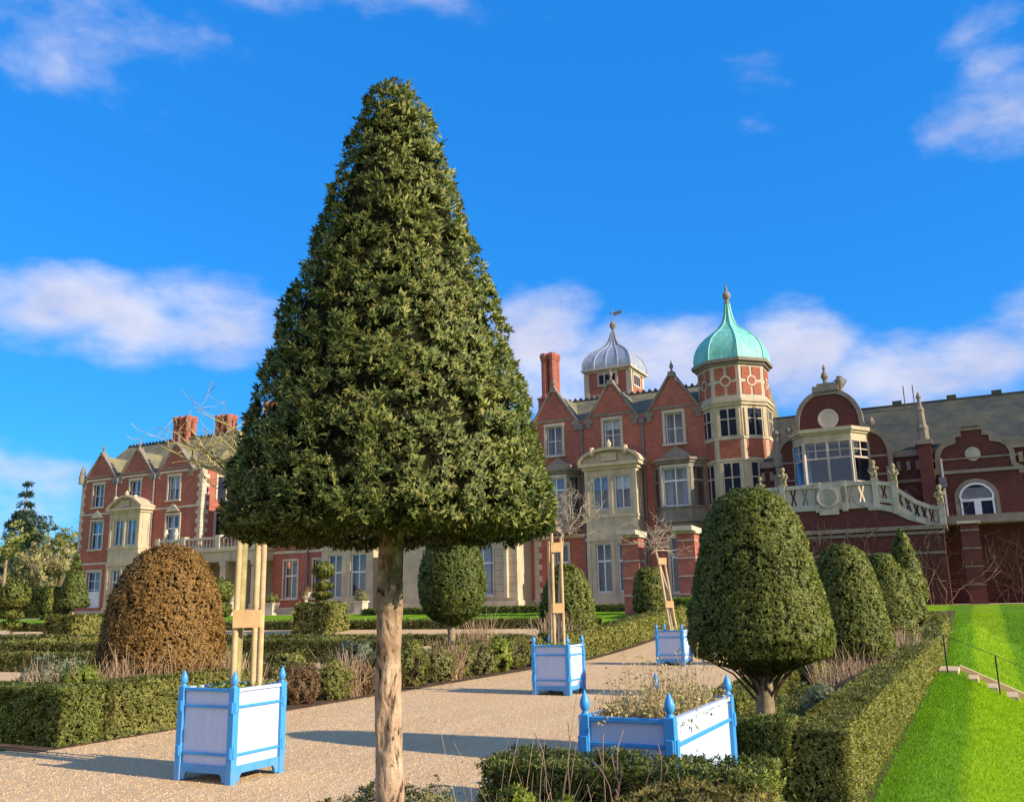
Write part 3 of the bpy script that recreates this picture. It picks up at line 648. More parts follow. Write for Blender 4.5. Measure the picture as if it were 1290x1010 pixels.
# central block, three gables
CG = (-23.45, -19.45, -15.42); H = []
for c in CG: H.append(window(c-.55, c+.55, 10.95, 12.85, 52, 2, .0, cur=[(0, .18), (.82, 1)], rows=2))
H += [window(-23.6, -22.75, 2.2, 5.2, 52, 2, .36), window(-16.1, -14.7, 2.1, 5.3, 52, 2, .36)]
cg = MB(); w = block(-25.1, -13.4, 52, 10, 13.05, H+[(-20.4, -18.1, 2.0, 9.2), (-24.1, -22.0, 7.0, 9.4), (-16.3, -14.2, 7, 9.4)]); cl = MB()
for c in CG: gable_wall(c, 1.55, 13.05, 15.25, 52, 52.35, w, cg)
hp('brick_wall', w, brk, label='red brick wall of the central block with three gables'); bands(cl, -25.1, -13.4, 52, [(5.6, .2)]); cl.box(-25.15, -13.4, 51.88, 52.1, .9, 1.9)
quoins(cl, -25.1, 52, 1.9, 13, 1); hp('coping', cg, stoned); hp('stone_trim', cl, stonew)
roof(-25.2, -10.5, 52.3, 60.5, 12.9, 15.35, roofl)
for c in CG: gable_roof(c, 1.5, 13.0, 15.1, 52.2, 55.8, roofl)
# oriels either side
def oriel(c, hw, label, front):
    t = 51.0; m = MB(); zb, zt = 6.05, 9.45
    P = [(c-hw, 52.0), (c-front, t), (c+front, t), (c+hw, 52.0)]
    def ring(z0, z1, g): m.prism_z([(c-hw-g, 52.02), (c-front-g*.5, t-g), (c+front+g*.5, t-g), (c+hw+g, 52.02)], z0, z1)
    ring(zb+.1, 7.05, 0); ring(6.95, 7.06, .07); ring(zt-.1, zt+.15, 0); ring(zt+.15, zt+.3, .1); ring(zt+.3, zt+.45, .22); ring(5.85, 6.15, -.15); ring(6.12, 6.3, .05)
    m.box(c-.9, c+.9, 51.3, 52, zt+.45, zt+.7); m.prism([(c-.9, zt+.7), (c+.9, zt+.7), (c+.35, zt+1.0), (c, zt+1.25), (c-.35, zt+1.0)], 51.4, 51.7)
    hwn = window(c-front+.14, c+front-.14, 7.06, 9.34, t, 2, .34, sur=.14, sill=False, cur=[(0, .3), (.7, 1)], rows=0, dep=.16)
    for sg in (-1, 1):   # canted side lights
        a, b = Vector((c+sg*front, t)), Vector((c+sg*hw, 52.0)); u = (b-a).normalized(); nrm = Vector((u.y, -u.x))*(1 if sg > 0 else -1); L = (b-a).length
        m.obox(tuple(a+u*.1), tuple(u), tuple(nrm), .1, .07, 7.05, zt-.1); m.obox(tuple(b-u*.12), tuple(u), tuple(nrm), .1, .07, 7.05, zt-.1)
        m.obox(tuple((a+b)/2), tuple(u), tuple(nrm), L/2-.15, .05, 8.5, 8.6)
        g = MB().obox(tuple((a+b)/2), tuple(u), tuple(nrm), L/2-.18, .01, 7.06, zt-.1); hp('window', g, glass)
    hp('oriel', m, stoned, label=label)
oriel(-15.25, 1.6, 'weathered stone oriel beside the green domed tower', .9); oriel(-23.0, 1.3, 'weathered stone oriel left of the central bay', .75)

# octagonal tower with the green copper dome
TC = (-11.92, 53.2); R8 = 2.14; rot8 = pi/8
def oct_(m, r, z0, z1): m.lathe(TC, [(r, z0), (r, z1)], 8, rot8); return m
m = MB(); oct_(m, R8, .9, 12.75)
for z0, z1, g in ((1, 1.9, .1), (5.5, 5.75, .1), (12.72, 12.9, .12), (12.9, 13.05, .2), (9.45, 9.6, .05), (10.72, 10.86, .06)): oct_(m, R8+g, z0, z1)
tower = hp('tower', m, stone, label='octagonal stone and brick tower under a green copper dome')
lan = MB(); oct_(lan, R8-.02, 13.05, 15.25); hp('lantern', lan, stonew, tower)
ap = R8*cos(pi/8); hw8 = R8*sin(pi/8)
for k in range(8):
    br = MB(); rg = MB()
    a = -pi/2+k*pi/4; n = (cos(a), sin(a)); u = (-sin(a), cos(a)); c0 = (TC[0]+n[0]*ap, TC[1]+n[1]*ap)
    def at(x, d=0): return (c0[0]+u[0]*x+n[0]*d, c0[1]+u[1]*x+n[1]*d)
    for sx in (-1, 1):
        for zz in (13.38, 14.32): hp('brick_panel', MB().obox(at(sx*.36, .005), u, n, .27, .02, zz, zz+.72), brkt, tower)
    # ring and hub in the middle of the four panels
    for j in range(12):
        p, q = 2*pi*j/12, 2*pi*(j+1)/12; zc_ = 14.2
        A_, B_, C_, D_ = [(r_*cos(w_), zc_+r_*sin(w_)) for r_, w_ in ((.34, p), (.34, q), (.24, q), (.24, p))]
        rg.face([(*at(x, .04), zz) for x, zz in (A_, B_, C_, D_)])
        br.face([(*at(x, .038), zz) for x, zz in ((.24*cos(p), zc_+.24*sin(p)), (.24*cos(q), zc_+.24*sin(q)), (0, zc_))])
    for z0, z1 in ((10.9, 12.55), (7.1, 9.35), (2.4, 5.2)):
        gl = MB(); fr = MB(); gl.obox(at(0, .002), u, n, .50, .012, z0, z1)
        for x in (-.5, 0, .5): fr.obox(at(x, .02), u, n, .04, .03, z0, z1)
        for zz in (z0, z0+(z1-z0)*.62, z1): fr.obox(at(0, .022), u, n, .54, .03, zz-.035, zz+.035)
        for x in (-.62, .62): fr.obox(at(x, .03), u, n, .07, .05, z0, z1)
        fr.m = 1; fr.poly(gl.v, gl.f); hp('window', fr, [stone, room], tower)
    for z0, z1 in ((9.62, 10.7), (5.8, 6.8)): hp('brick_panel', MB().obox(at(0, .004), u, n, .62, .015, z0, z1), brkt, tower)
    hp('panel_hub', br, brkt, tower); hp('panel_ring', rg, stonew, tower)
m = MB(); oct_(m, R8+.14, 15.2, 15.35); oct_(m, R8+.32, 15.35, 15.55); hp('cornice', m, stoned, tower)
DP = [(2.32, 15.55), (2.28, 15.7), (2.28, 15.95), (2.22, 16.28), (2.09, 16.62), (1.87, 16.98), (1.50, 17.35), (1.05, 17.68), (.70, 17.95), (.47, 18.25), (.33, 18.55), (.24, 18.9), (.18, 19.3), (.15, 19.6)]
m = MB(); m.lathe(TC, DP, 8, rot8)
for k in range(8): a = rot8+k*pi/4; m.tube([(TC[0]+r*cos(a), TC[1]+r*sin(a), z) for r, z in DP], .045, 6)
dome_ = hp('dome', m, copper, tower, smooth=25)
m = MB().lathe(TC, [(.14, 19.55), (.2, 19.65), (.14, 19.75), (.1, 19.85), (.24, 20.0), (.27, 20.15), (.2, 20.32), (.07, 20.42), (.1, 20.55), (.02, 20.85)], 10); hp('finial', m, stoned, tower, smooth=40)
m = MB().lathe((-9.3, 51.5), [(.3, 8.9), (.3, 9.6), (.22, 9.7), (.2, 10.7), (.26, 10.8), (.12, 11.1), (.16, 11.3), (.02, 11.8)], 8); hp('finial', m, stoned, smooth=40)

# square clock tower behind, ribbed lead dome
KC = (-22.6, 61.6); m = MB(); q = 1.66; m.box(KC[0]-q, KC[0]+q, KC[1]-q, KC[1]+q, 10, 18.2)
ct = hp('tower', m, brk, label='square brick tower with a ribbed lead dome behind the gables')
m = MB(); m.box(KC[0]-q-.12, KC[0]+q+.12, KC[1]-q-.12, KC[1]+q+.12, 16.3, 16.5); m.box(KC[0]-q-.1, KC[0]+q+.1, KC[1]-q-.1, KC[1]+q+.1, 18.2, 18.35); m.box(KC[0]-q-.3, KC[0]+q+.3, KC[1]-q-.3, KC[1]+q+.3, 18.35, 18.5)
for sx in (-1, 1):
    m.box(KC[0]+sx*q-.2, KC[0]+sx*q+.2, KC[1]-q-.03, KC[1]-q+.2, 16.5, 18.2); m.box(KC[0]+q-.17, KC[0]+q+.03, KC[1]+sx*(q-.2)-.2, KC[1]+sx*(q-.2)+.2, 16.5, 18.2)
m.box(KC[0]-.8, KC[0]+.8, KC[1]-q-.05, KC[1]-q, 17.15, 18.2); m.box(KC[0]+q, KC[0]+q+.05, KC[1]-.8, KC[1]+.8, 17.15, 18.2); hp('stone_trim', m, stonew, ct)
m = MB()
for x in (-.46, 0, .46): m.box(KC[0]+x-.17, KC[0]+x+.17, KC[1]-q-.07, KC[1]-q-.04, 17.3, 18.0); m.box(KC[0]+q+.04, KC[0]+q+.07, KC[1]+x-.17, KC[1]+x+.17, 17.3, 18.0)
hp('window', m, room, ct)
LP = [(1.95, 18.5), (2.0, 18.75), (1.95, 19.1), (1.78, 19.5), (1.46, 19.88), (1.02, 20.2), (.62, 20.5), (.38, 20.85), (.24, 21.25), (.14, 21.65)]
m = MB(); m.lathe(KC, [(r*sqrt(2)*.94, z) for r, z in LP], 4, pi/4)
for fx in (-1, -.5, 0, .5, 1):
    for ux, uy in ((1, 0), (-1, 0), (0, 1), (0, -1)):
        m.tube([(KC[0]+(ux+(1-abs(ux))*fx)*r*.94 if ux else KC[0]+fx*r*.94, KC[1]+uy*r*.94 if uy else KC[1]+fx*r*.94, z) for r, z in LP], .05, 5)
hp('dome', m, lead, ct, smooth=30)
m = MB().lathe(KC, [(.15, 21.6), (.1, 21.9), (.24, 22.15), (.26, 22.3), (.14, 22.5), (.04, 22.6), (.03, 23.6)], 8); m.box(KC[0]-.25, KC[0]+.25, KC[1]-.02, KC[1]+.02, 23.2, 23.26)
m.prism([(KC[0]+.1, 23.0), (KC[0]+.75, 23.1), (KC[0]+.75, 23.4), (KC[0]+.1, 23.25)], KC[1]-.01, KC[1]+.01); hp('weathervane', m, stoned, ct, smooth=30)

# chimneys
def chimney(c, t, w, d, z0, z1, n, label=None):
    m = MB().box(c-w/2-.1, c+w/2+.1, t-d/2-.1, t+d/2+.1, z0, z0+1.0); m.box(c-w/2-.16, c+w/2+.16, t-d/2-.16, t+d/2+.16, z0+1.0, z0+1.12); ch = hp('chimney', m, brk, label=label)
    for i in range(n):
        for j in (0, 1):
            x = c-w/2+w*(i+.5)/n; y = t+(j-.5)*d*.5; r = min(w/n, d/2)*.5
            hp('shaft', MB().lathe((x, y), [(r*1.05, z0+1.12), (r*1.05, z0+1.3), (r*.86, z0+1.36), (r*.86, z1-.55), (r*1.02, z1-.5), (r*1.02, z1-.38), (r*1.15, z1-.3), (r*1.15, z1-.1), (r*.9, z1)], 8, pi/8), brk, ch)
chimney(-25.4, 56, 1.2, 1.2, 14.6, 19.0, 2, 'red brick chimney stack on the central block')
chimney(-62.2, 56.8, 2.2, 1.3, 15.2, 18.7, 3); chimney(-57.6, 57.2, 1.9, 1.2, 15.2, 18.4, 3); chimney(-52.9, 58, 1.6, 1.4, 15.2, 19.2, 2)

# right wing: long slate roof, curved gable with stone bay, second curved gable
H = []
aw = [(.42+.70*cos(a), 6.5+.66*sin(a)) for a in np.linspace(0, pi, 13)]
w = block(-11.5, 12, 52, 9, 9.3, [(-8.0, -4.9, 7.5, 10), (-.28, 1.12, 5.45, 6.5)], brk_shade, .9)
w.prism(aw+[(.42-.70, 6.5)], 52.4, 52.45)
hp('brick_wall', w, brk_shade, label='red brick wall of the right wing, darkened as if in shade')
roof(-10.2, 12, 51.8, 60.2, 9.3, 12.55, roofd, False, 56)
for x in (-3.3, -.4, 1.9): hp('roof_vent', MB().box(x, x+.5, 55.9, 56.4, 12.4, 12.85), roofd)
for x in (-2.6, -2.1): hp('aerial', MB().tube([(x, 55.5, 12), (x, 55.5, 13.6)], .03, 5), roofd)
m = MB(); m.box(-11.4, 12, 51.82, 52.05, 8.95, 9.3); m.box(-11.4, 12, 51.9, 52.05, 7.55, 7.72); m.box(-11.4, 12, 51.92, 52.05, 6.3, 6.42)
for i in range(46): x = -10.4+.48*i; m.box(x, x+.2, 51.8, 52.0, 8.2, 8.7)
for x in (-.95, 1.95, -2.9): m.band([(x, 6.3), (x+.33, 6.72), (x, 7.14), (x-.33, 6.72)], .1, 51.9, 52.02, True)
hp('stone_trim', m, stoned)
def curved_gable(c, hw, P, t, cop, zb):
    m = MB(); pts = [(c-x, z) for x, z in P]+[(c+x, z) for x, z in P[::-1]]
    m.prism([(c-hw, zb)]+pts+[(c+hw, zb)], t, t+.4); g = hp('curved_gable', m, brk_shade)
    k = MB(); k.band(pts, .24, t-.1, t+.5); hp('coping', k, cop, g); return g
arc = lambda cx_, cz_, rx, rz, a0, a1, n=9: [(cx_+rx*cos(radians(a)), cz_+rz*sin(radians(a))) for a in np.linspace(a0, a1, n)]
P1 = [(2.95, 8.4)]+arc(2.05, 9.2, .9, 1.25, 0, 75)+[(2.0, 10.55), (1.95, 10.72)]+[(1.72, 10.85)]+arc(0, 11.2, 1.68, 1.75, 0, 68, 9)+[(.62, 12.85)]
g = curved_gable(-6.4, 2.95, P1, 51.4, stoned, 5.0)
m = MB(); m.box(-7.1, -5.7, 51.3, 51.85, 12.8, 13.25); m.box(-6.85, -5.95, 51.35, 51.8, 13.25, 13.4); m.lathe((-6.4, 51.6), [(.14, 13.4), (.1, 13.6), (.22, 13.8), (.16, 14.0), (.05, 14.15), (.1, 14.3), (.01, 14.55)], 8)
m.lathe((-5.62, 51.6), [(.14, 12.85), (.11, 13.0), (.25, 13.3), (.28, 13.5), (.13, 13.62), (.19, 13.72)], 10); m.tube([(-5.8, 51.6, 13.15), (-5.98, 51.6, 13.45), (-5.75, 51.6, 13.62)], .035, 6); m.tube([(-5.44, 51.6, 13.15), (-5.26, 51.6, 13.45), (-5.49, 51.6, 13.62)], .035, 6)
m.box(-9.2, -3.6, 51.32, 51.42, 8.0, 8.12); m.box(-9.2, -3.6, 51.32, 51.42, 9.0, 9.1)
for sg in (-1, 1): m.box(-6.4+sg*2.95-.24, -6.4+sg*2.95+.24, 51.2, 51.8, 5.0, 8.45); m.lathe((-6.4+sg*2.2, 51.5), [(.15, 10.75), (.25, 10.95), (.1, 11.2)], 8)
hp('stone_trim', m, stoned, g, bevel=.01)
m = MB(); m.poly([(-6.4+.56*cos(a)*f, 51.4-d, 11.35+.56*sin(a)*f) for d, f in ((.06, 1), (.06, .8), (.03, .8)) for a in np.linspace(0, 2*pi, 25)[:-1]],
   [(i, (i+1) % 24, 24+(i+1) % 24, 24+i) for i in range(24)]+[(24+i, 24+(i+1) % 24, 48+(i+1) % 24, 48+i) for i in range(24)]+[tuple(range(48, 72))])
hp('round_plaque', m, stonew, g)
# canted bay window of the curved gable
c, fr_, hw, t, = -6.45, 1.25, 2.0, 50.2
m = MB()
def ring(m, z0, z1, gg): m.prism_z([(c-hw-gg, 51.42), (c-fr_-gg*.5, t-gg), (c+fr_+gg*.5, t-gg), (c+hw+gg, 51.42)], z0, z1)
ring(m, 5.0, 7.55, 0); ring(m, 9.85, 10.3, 0); ring(m, 10.3, 10.42, .1); ring(m, 10.42, 10.62, .22); ring(m, 7.5, 7.62, .06)
bayw = hp('bay_window', m, stone, g); gl = MB(); fr = MB(); cu = MB()
segs = [((c-fr_, t), (c+fr_, t), 2), ((c+fr_, t), (c+hw, 51.42), 1), ((c-hw, 51.42), (c-fr_, t), 1)]
for a, b, nn in segs:
    a, b = Vector(a), Vector(b); u = (b-a).normalized(); nrm = Vector((u.y, -u.x)); L = (b-a).length; mid = (a+b)/2
    gl.obox(tuple(mid-nrm*.06), tuple(u), tuple(nrm), L/2-.05, .008, 7.6, 9.86)
    for i in range(nn*2+1):
        p = a+u*(L*i/(nn*2)); wd_ = .09 if i in (0, nn*2) else (.06 if i % 2 == 0 else .03)
        z0_ = 7.6 if i % 2 == 0 else 8.98
        fr.obox(tuple(p-nrm*.03), tuple(u), tuple(nrm), wd_, .06 if i % 2 == 0 else .03, z0_, 9.88)
    fr.obox(tuple(mid-nrm*.03), tuple(u), tuple(nrm), L/2-.02, .05, 8.93, 9.03); fr.obox(tuple(mid-nrm*.03), tuple(u), tuple(nrm), L/2-.02, .028, 9.4, 9.45)
    fr.obox(tuple(mid-nrm*.03), tuple(u), tuple(nrm), L/2-.02, .05, 7.6, 7.7)
cu.box(c-1.85, c-1.1, 51.1, 51.15, 7.6, 9.8)
hp('pane', gl, glass, bayw); hp('frame', fr, stonew, bayw); hp('curtain', cu, bluec, bayw); hp('dark_room', MB().box(c-1.9, c+1.9, 51.25, 51.3, 7.4, 9.9), room, bayw)
P2 = [(2.05, 7.6), (2.0, 7.9), (1.75, 8.1), (1.72, 8.5)]+arc(1.0, 8.55, .74, .85, 0, 80)+[(.88, 9.42), (.85, 9.75), (.55, 9.78), (.52, 10.1)]
g2 = curved_gable(.55, 2.05, P2, 51.5, stoned, 5.2)
m = MB(); m.box(-1.6, 2.7, 51.38, 51.52, 7.78, 7.95); m.box(-1.5, 2.6, 51.42, 51.52, 8.5, 8.58); 
m.box(.1, 1.0, 51.4, 52, 10.1, 10.24)
m.band([(.42+.92*cos(a), 6.5+.86*sin(a)) for a in np.linspace(0, pi, 15)], .2, 51.40, 51.6); m.box(-.60, -.40, 51.4, 51.6, 5.4, 6.5); m.box(1.24, 1.44, 51.4, 51.6, 5.4, 6.5)
hp('stone_trim', m, stoned, g2)
m = MB().poly([(.5+.36*cos(a), 51.46, 8.75+.36*sin(a)) for a in np.linspace(0, 2*pi, 25)[:-1]], [tuple(range(24))]); m.prism([(.5+.36*cos(a), 8.75+.36*sin(a)) for a in np.linspace(0, 2*pi, 25)[:-1]], 51.47, 51.51); hp('round_plaque', m, stonew, g2)
m = MB(); m.prism([(.42+.80*cos(a), 6.5+.74*sin(a)) for a in np.linspace(0, pi, 13)]+[(-.38, 5.4), (1.22, 5.4)], 51.46, 51.49); aw_ = hp('arched_window', m, room, g2)
m = MB(); m.band([(.42+.76*cos(a), 6.5+.70*sin(a)) for a in np.linspace(0, pi, 13)], .1, 51.4, 51.47); m.box(-.36, -.26, 51.4, 51.47, 5.4, 6.5); m.box(1.1, 1.2, 51.4, 51.47, 5.4, 6.5); m.box(-.36, 1.2, 51.39, 51.47, 6.3, 6.44); m.box(.26, .58, 51.39, 51.47, 5.4, 6.3)
hp('frame', m, white, aw_)
m = MB(); m.box(-.24, 1.08, 51.44, 51.455, 6.46, 7.0); hp('pane', m, pipe, aw_)
# buttress with stone pinnacle, lead hopper
m = MB(); m.box(-2.05, -1.4, 51.0, 52, 1, 9.4); b_ = hp('buttress', m, brk_shade); m = MB(); m.box(-2.15, -1.3, 50.9, 52, 9.4, 9.65); m.lathe((-1.72, 51.4), [(.34, 9.65), (.30, 10.2), (.34, 10.3), (.24, 10.5), (.2, 11.2), (.24, 11.3), (.13, 11.5), (.09, 11.9), (.15, 12.0), (.02, 12.3)], 8, pi/8); hp('pinnacle', m, stoned, b_)
m = MB(); m.tube([(-1.05, 51.2, 5.2), (-1.05, 51.2, 8.6)], .09, 8); m.box(-1.22, -.88, 51.02, 51.4, 7.1, 7.6); hp('drainpipe', m, pipe)
# balcony and recess to the right of the terrace
m = MB(); m.box(-1.4, 12, 49.6, 51.6, 5.08, 5.3); m.box(-1.4, 12, 49.7, 49.85, 5.3, 5.5); hp('balcony', m, stoned)

# ------------------------------------------------------------------ terrace wall with pierced balustrade
TW = (-6, 48, 1.0)
tw = root('terrace_wall', TW, 'brick terrace wall with a mossy stone balustrade stepping down to the right', 'terrace wall'); tp = lambda n, m, mt, p=None, **k: obj(n, m, mt, p or tw, TW, **k)
m = MB(); m.box(-10, -1.25, 48, 51.3, .8, 4.78); m.prism([(-10, 4.98), (-1.3, 4.98), (-2.6, 5.25), (-3.4, 5.7), (-4.2, 5.85), (-4.6, 6.1), (-10, 6.1)], 48.06, 50)
tp('brick_wall', m, brk_shade)
m = MB(); m.box(-10.2, -1.05, 47.8, 51, 4.78, 4.98); m.box(-10.1, -1.15, 47.9, 48.02, 4.55, 4.70); m.box(-10.1, -1.2, 47.9, 48.02, 3.6, 3.72); tp('cornice', m, stoned)
bal = MB()
bal.box(-10, -3.95, 47.95, 48.35, 7.15, 7.35); bal.box(-10, -4.4, 47.95, 48.35, 6.0, 6.3)
cur = [(-3.95, 7.2), (-3.4, 7.1), (-2.9, 6.65), (-2.3, 6.15), (-1.7, 5.85), (-1.2, 5.75)]
bal.band(cur, .2, 47.95, 48.35); bal.band([(x, z-.85) for x, z in cur], .22, 47.95, 48.35); bal.band([(-4.5, 6.0), (-3.95, 6.0), (-3.4, 5.85), (-2.6, 5.4), (-1.9, 5.15)], .3, 47.97, 48.3)
for x, z0, z1 in ((-8.8, 6.0, 7.36), (-4.25, 5.95, 7.36), (-3.35, 5.62, 7.12), (-1.35, 4.98, 5.95), (-7.05, 5.9, 7.38), (-5.75, 5.9, 7.38)): bal.box(x+.03, x+.30, 47.92, 48.38, z0, z1); bal.box(x, x+.33, 47.9, 48.4, z1, z1+.06)
def cross(x, z, h=.42, w=.30):      # stone round an X-shaped opening
    for P in ([(x-w/2+.08, z+h), (x, z+.10), (x+w/2-.08, z+h)], [(x+w/2-.08, z-h), (x, z-.10), (x-w/2+.08, z-h)],
              [(x-w/2, z-h+.1), (x-.06, z), (x-w/2, z+h-.1)], [(x+w/2, z+h-.1), (x+.06, z), (x+w/2, z-h+.1)]): bal.prism(P[::-1], 48.05, 48.25)
CX_ = (-8.1, -7.5, -5.25, -4.75)
for x in CX_: cross(x, 6.72)
for a, b in ((-10, -8.25), (-7.95, -7.65), (-7.35, -7.0), (-5.5, -5.4), (-5.1, -4.9), (-4.6, -4.25)): bal.box(a, b, 48.05, 48.25, 6.3, 7.15)
f_ = lambda x: np.interp(x, [p[0] for p in cur], [p[1] for p in cur])-.43
xs = (-3.7, -3.0, -2.65, -2.3, -1.97, -1.65)
for x in xs: cross(x, f_(x), .33, .24)
for a, b in ((-3.95, -3.82), (-3.58, -3.35), (-3.35, -3.12), (-2.88, -2.77), (-2.53, -2.42), (-2.18, -2.09), (-1.85, -1.77), (-1.53, -1.3)):
    bal.prism([(a, f_(a)-.33), (b, f_(b)-.33), (b, f_(b)+.33), (a, f_(a)+.33)], 48.05, 48.25)
bal.box(-7.0, -5.5, 47.92, 48.3, 6.3, 7.15)
bal.poly([(-6.4+.5*cos(a)*f, 47.92-d, 6.62+.5*sin(a)*f) for d, f in ((0, 1.06), (.08, 1.06), (.08, .86), (.03, .82)) for a in np.linspace(0, 2*pi, 25)[:-1]],
   [(24*r+i, 24*r+(i+1) % 24, 24*r+24+(i+1) % 24, 24*r+24+i) for r in range(3) for i in range(24)]+[tuple(range(72, 96))])
bal.box(-6.85, -5.9, 47.9, 48.3, 5.75, 6.1)
for k in range(8):
    a = k*pi/4; bal.box(-6.4+.24*cos(a)-.07, -6.4+.24*cos(a)+.07, 47.86, 47.9, 6.62+.24*sin(a)-.07, 6.62+.24*sin(a)+.07)
tp('balustrade', bal, stoneg)
# little stone figures on the balustrade
def putto(s, z, lab, lean):
    r = root('statue', (s, 48.15, z), lab, 'statue', 'stone figures on the terrace balustrade'); off = (s, 48.15, z); m = MB()
    m.box(s-.16, s+.16, 48.0, 48.3, z, z+.08); m.lathe((s, 48.15), [(.13, z+.08), (.15, z+.2), (.12, z+.34), (.15, z+.46), (.16, z+.58), (.07, z+.66), (.06, z+.69), (.10, z+.74), (.125, z+.83), (.1, z+.93), (.02, z+.97)], 10)
    for sg in (-1, 1): m.tube([(s+sg*.15, 48.13, z+.6), (s+sg*.24, 48.05, z+.46+.12*lean*sg), (s+sg*.12, 47.98, z+.40+.3*lean*sg)], [.055, .045, .035], 7); m.tube([(s+sg*.07, 48.13, z+.34), (s+sg*.10, 48.02, z+.2), (s+sg*.08, 48.08, z+.06)], [.08, .065, .05], 7)
    obj('figure', m, MATS['ochre_stone'], r, off, smooth=60)
plain('ochre_stone', (.40, .33, .18), (.22, .19, .11), 5, .85, .1, .4)
putto(-9.75, 7.0, 'stone figure farthest left on the balustrade, just above the near dome topiary', .2); putto(-8.55, 7.42, 'stone figure on the balustrade left of the canted bay window', -.4)
putto(-4.08, 7.42, 'stone figure on the balustrade at the right edge of the canted bay', .5); putto(-3.18, 7.18, 'stone figure where the balustrade starts to slope down', -.2); putto(-1.2, 5.95, 'stone figure at the low right end of the balustrade', .3)

# brick piers of the old pergola
def pier(s, t, w, zt, lab, cap):
    z0 = G(s, t)-.1; r = root('brick_pier', (s, t, z0), lab, 'brick pier', 'brick garden piers'); off = (s, t, z0)
    obj('shaft', MB().box(s-w/2, s+w/2, t-w/2, t+w/2, z0, zt), brk if cap else brk_shade, r, off)
    m = MB()
    for k in range(4): zz = z0+(zt-z0)*(.25+.22*k); m.box(s-w/2-.02, s+w/2+.02, t-w/2-.02, t+w/2+.02, zz, zz+.06)
    obj('stone_band', m, stonew if cap else stoned, r, off)
    m = MB().box(s-w/2-.12, s+w/2+.12, t-w/2-.12, t+w/2+.12, zt, zt+.12)
    if cap: m.prism_s([(t-w/2-.5, zt+.12), (t+w/2+.4, zt+.12), (t+w/2+.4, zt+.3), (t-w/2-.5, zt+.34)], s-w/2-.05, s+w/2+.05)
    obj('cap', m, stonew, r, off)
pier(-15.0, 42.3, .85, 4.7, 'red brick pier with pale cap left of the small rounded topiary', True)
pier(-12.2, 42.3, .85, 4.75, 'brick pier whose pale cap shows left of the near dome topiary', True)
pier(-.1, 48.2, .78, 4.95, 'shade toned red brick pier below the arched window at the right', False)

# terrace pots before the middle of the house
def pot(s, t, lab, plant):
    z0 = G(s, t); r = root('terrace_pot', (s, t, z0), lab, 'planter pot', 'stone pots on the house terrace'); off = (s, t, z0)
    m = MB().box(s-.4, s+.4, t-.4, t+.4, z0, z0+.12); m.box(s-.32, s+.32, t-.32, t+.32, z0+.12, z0+.72); m.box(s-.38, s+.38, t-.38, t+.38, z0+.72, z0+.82)
    if not plant: m.lathe((s, t), [(.15, z0+.82), (.1, z0+.95), (.28, z0+1.15), (.36, z0+1.45), (.3, z0+1.5)], 12)
    obj('pedestal', m, stonew, r, off, smooth=40)
    P = [(max(.0001, .42*cos(a)), z0+1.1+.45*sin(a)) for a in np.linspace(-pi/2, pi/2, 7)]; Q = q_lathe((s, t), P, 10)
    qmesh('plant', [(foliage(Q+np.array([0, 0, 0 if plant else .4]), Lmin=.07, depth=.2, lump=(.1, 4), cover=1.6), olive if plant else redl)], r, off)
pot(-43.4, 48.2, 'square stone pot with shrub left of the stone bay', True); pot(-40.6, 48.4, 'stone urn on a pedestal before the stone bay window', False)
pot(-46.9, 48.0, 'stone urn with russet plant beside the spiral topiary', False); pot(-36.0, 48.4, 'square stone pot with shrub just right of the big trunk', True)

# creepers on the terrace wall and recess at right
def creeper(s0, s1, z0, z1, t, n, seed, lab):
    rng = random.Random(seed); m = MB()
    for i in range(n):
        x = rng.uniform(s0, s1); branch(m, (x, t-.08, z0), (rng.gauss(0, .35), -.02, 1), (z1-z0)*rng.uniform(.6, 1.05), .03, 2, rng, .55, 3, .06, 6, .012)
    for i, v in enumerate(m.v): m.v[i] = (v[0], min(t-.02, max(t-.5, v[1])), v[2])
    tag(obj('creeper', m, MATS['creeper_stems'], off=((s0+s1)/2, t, z0)), lab, 'climbing plant', 'bare climbing plants on the terrace walls')
plain('creeper_stems', (.30, .20, .13), (.14, .09, .065), 5, .85, .1, .3)
creeper(.5, 6, 1.1, 4.6, 50.9, 26, 4, 'bare brown climbers on the wall right of the shade toned brick pier'); creeper(-3.0, -1.3, 1.1, 4.3, 47.95, 9, 6, 'bare climber at the right end of the terrace wall')
creeper(-9.5, -4, 2.5, 4.4, 47.95, 14, 9, 'bare climber stems along the terrace wall above the dome topiaries')
hp('recess_wall', MB().box(-1.25, 12, 50.95, 51.35, .8, 5.08), brk_shade)

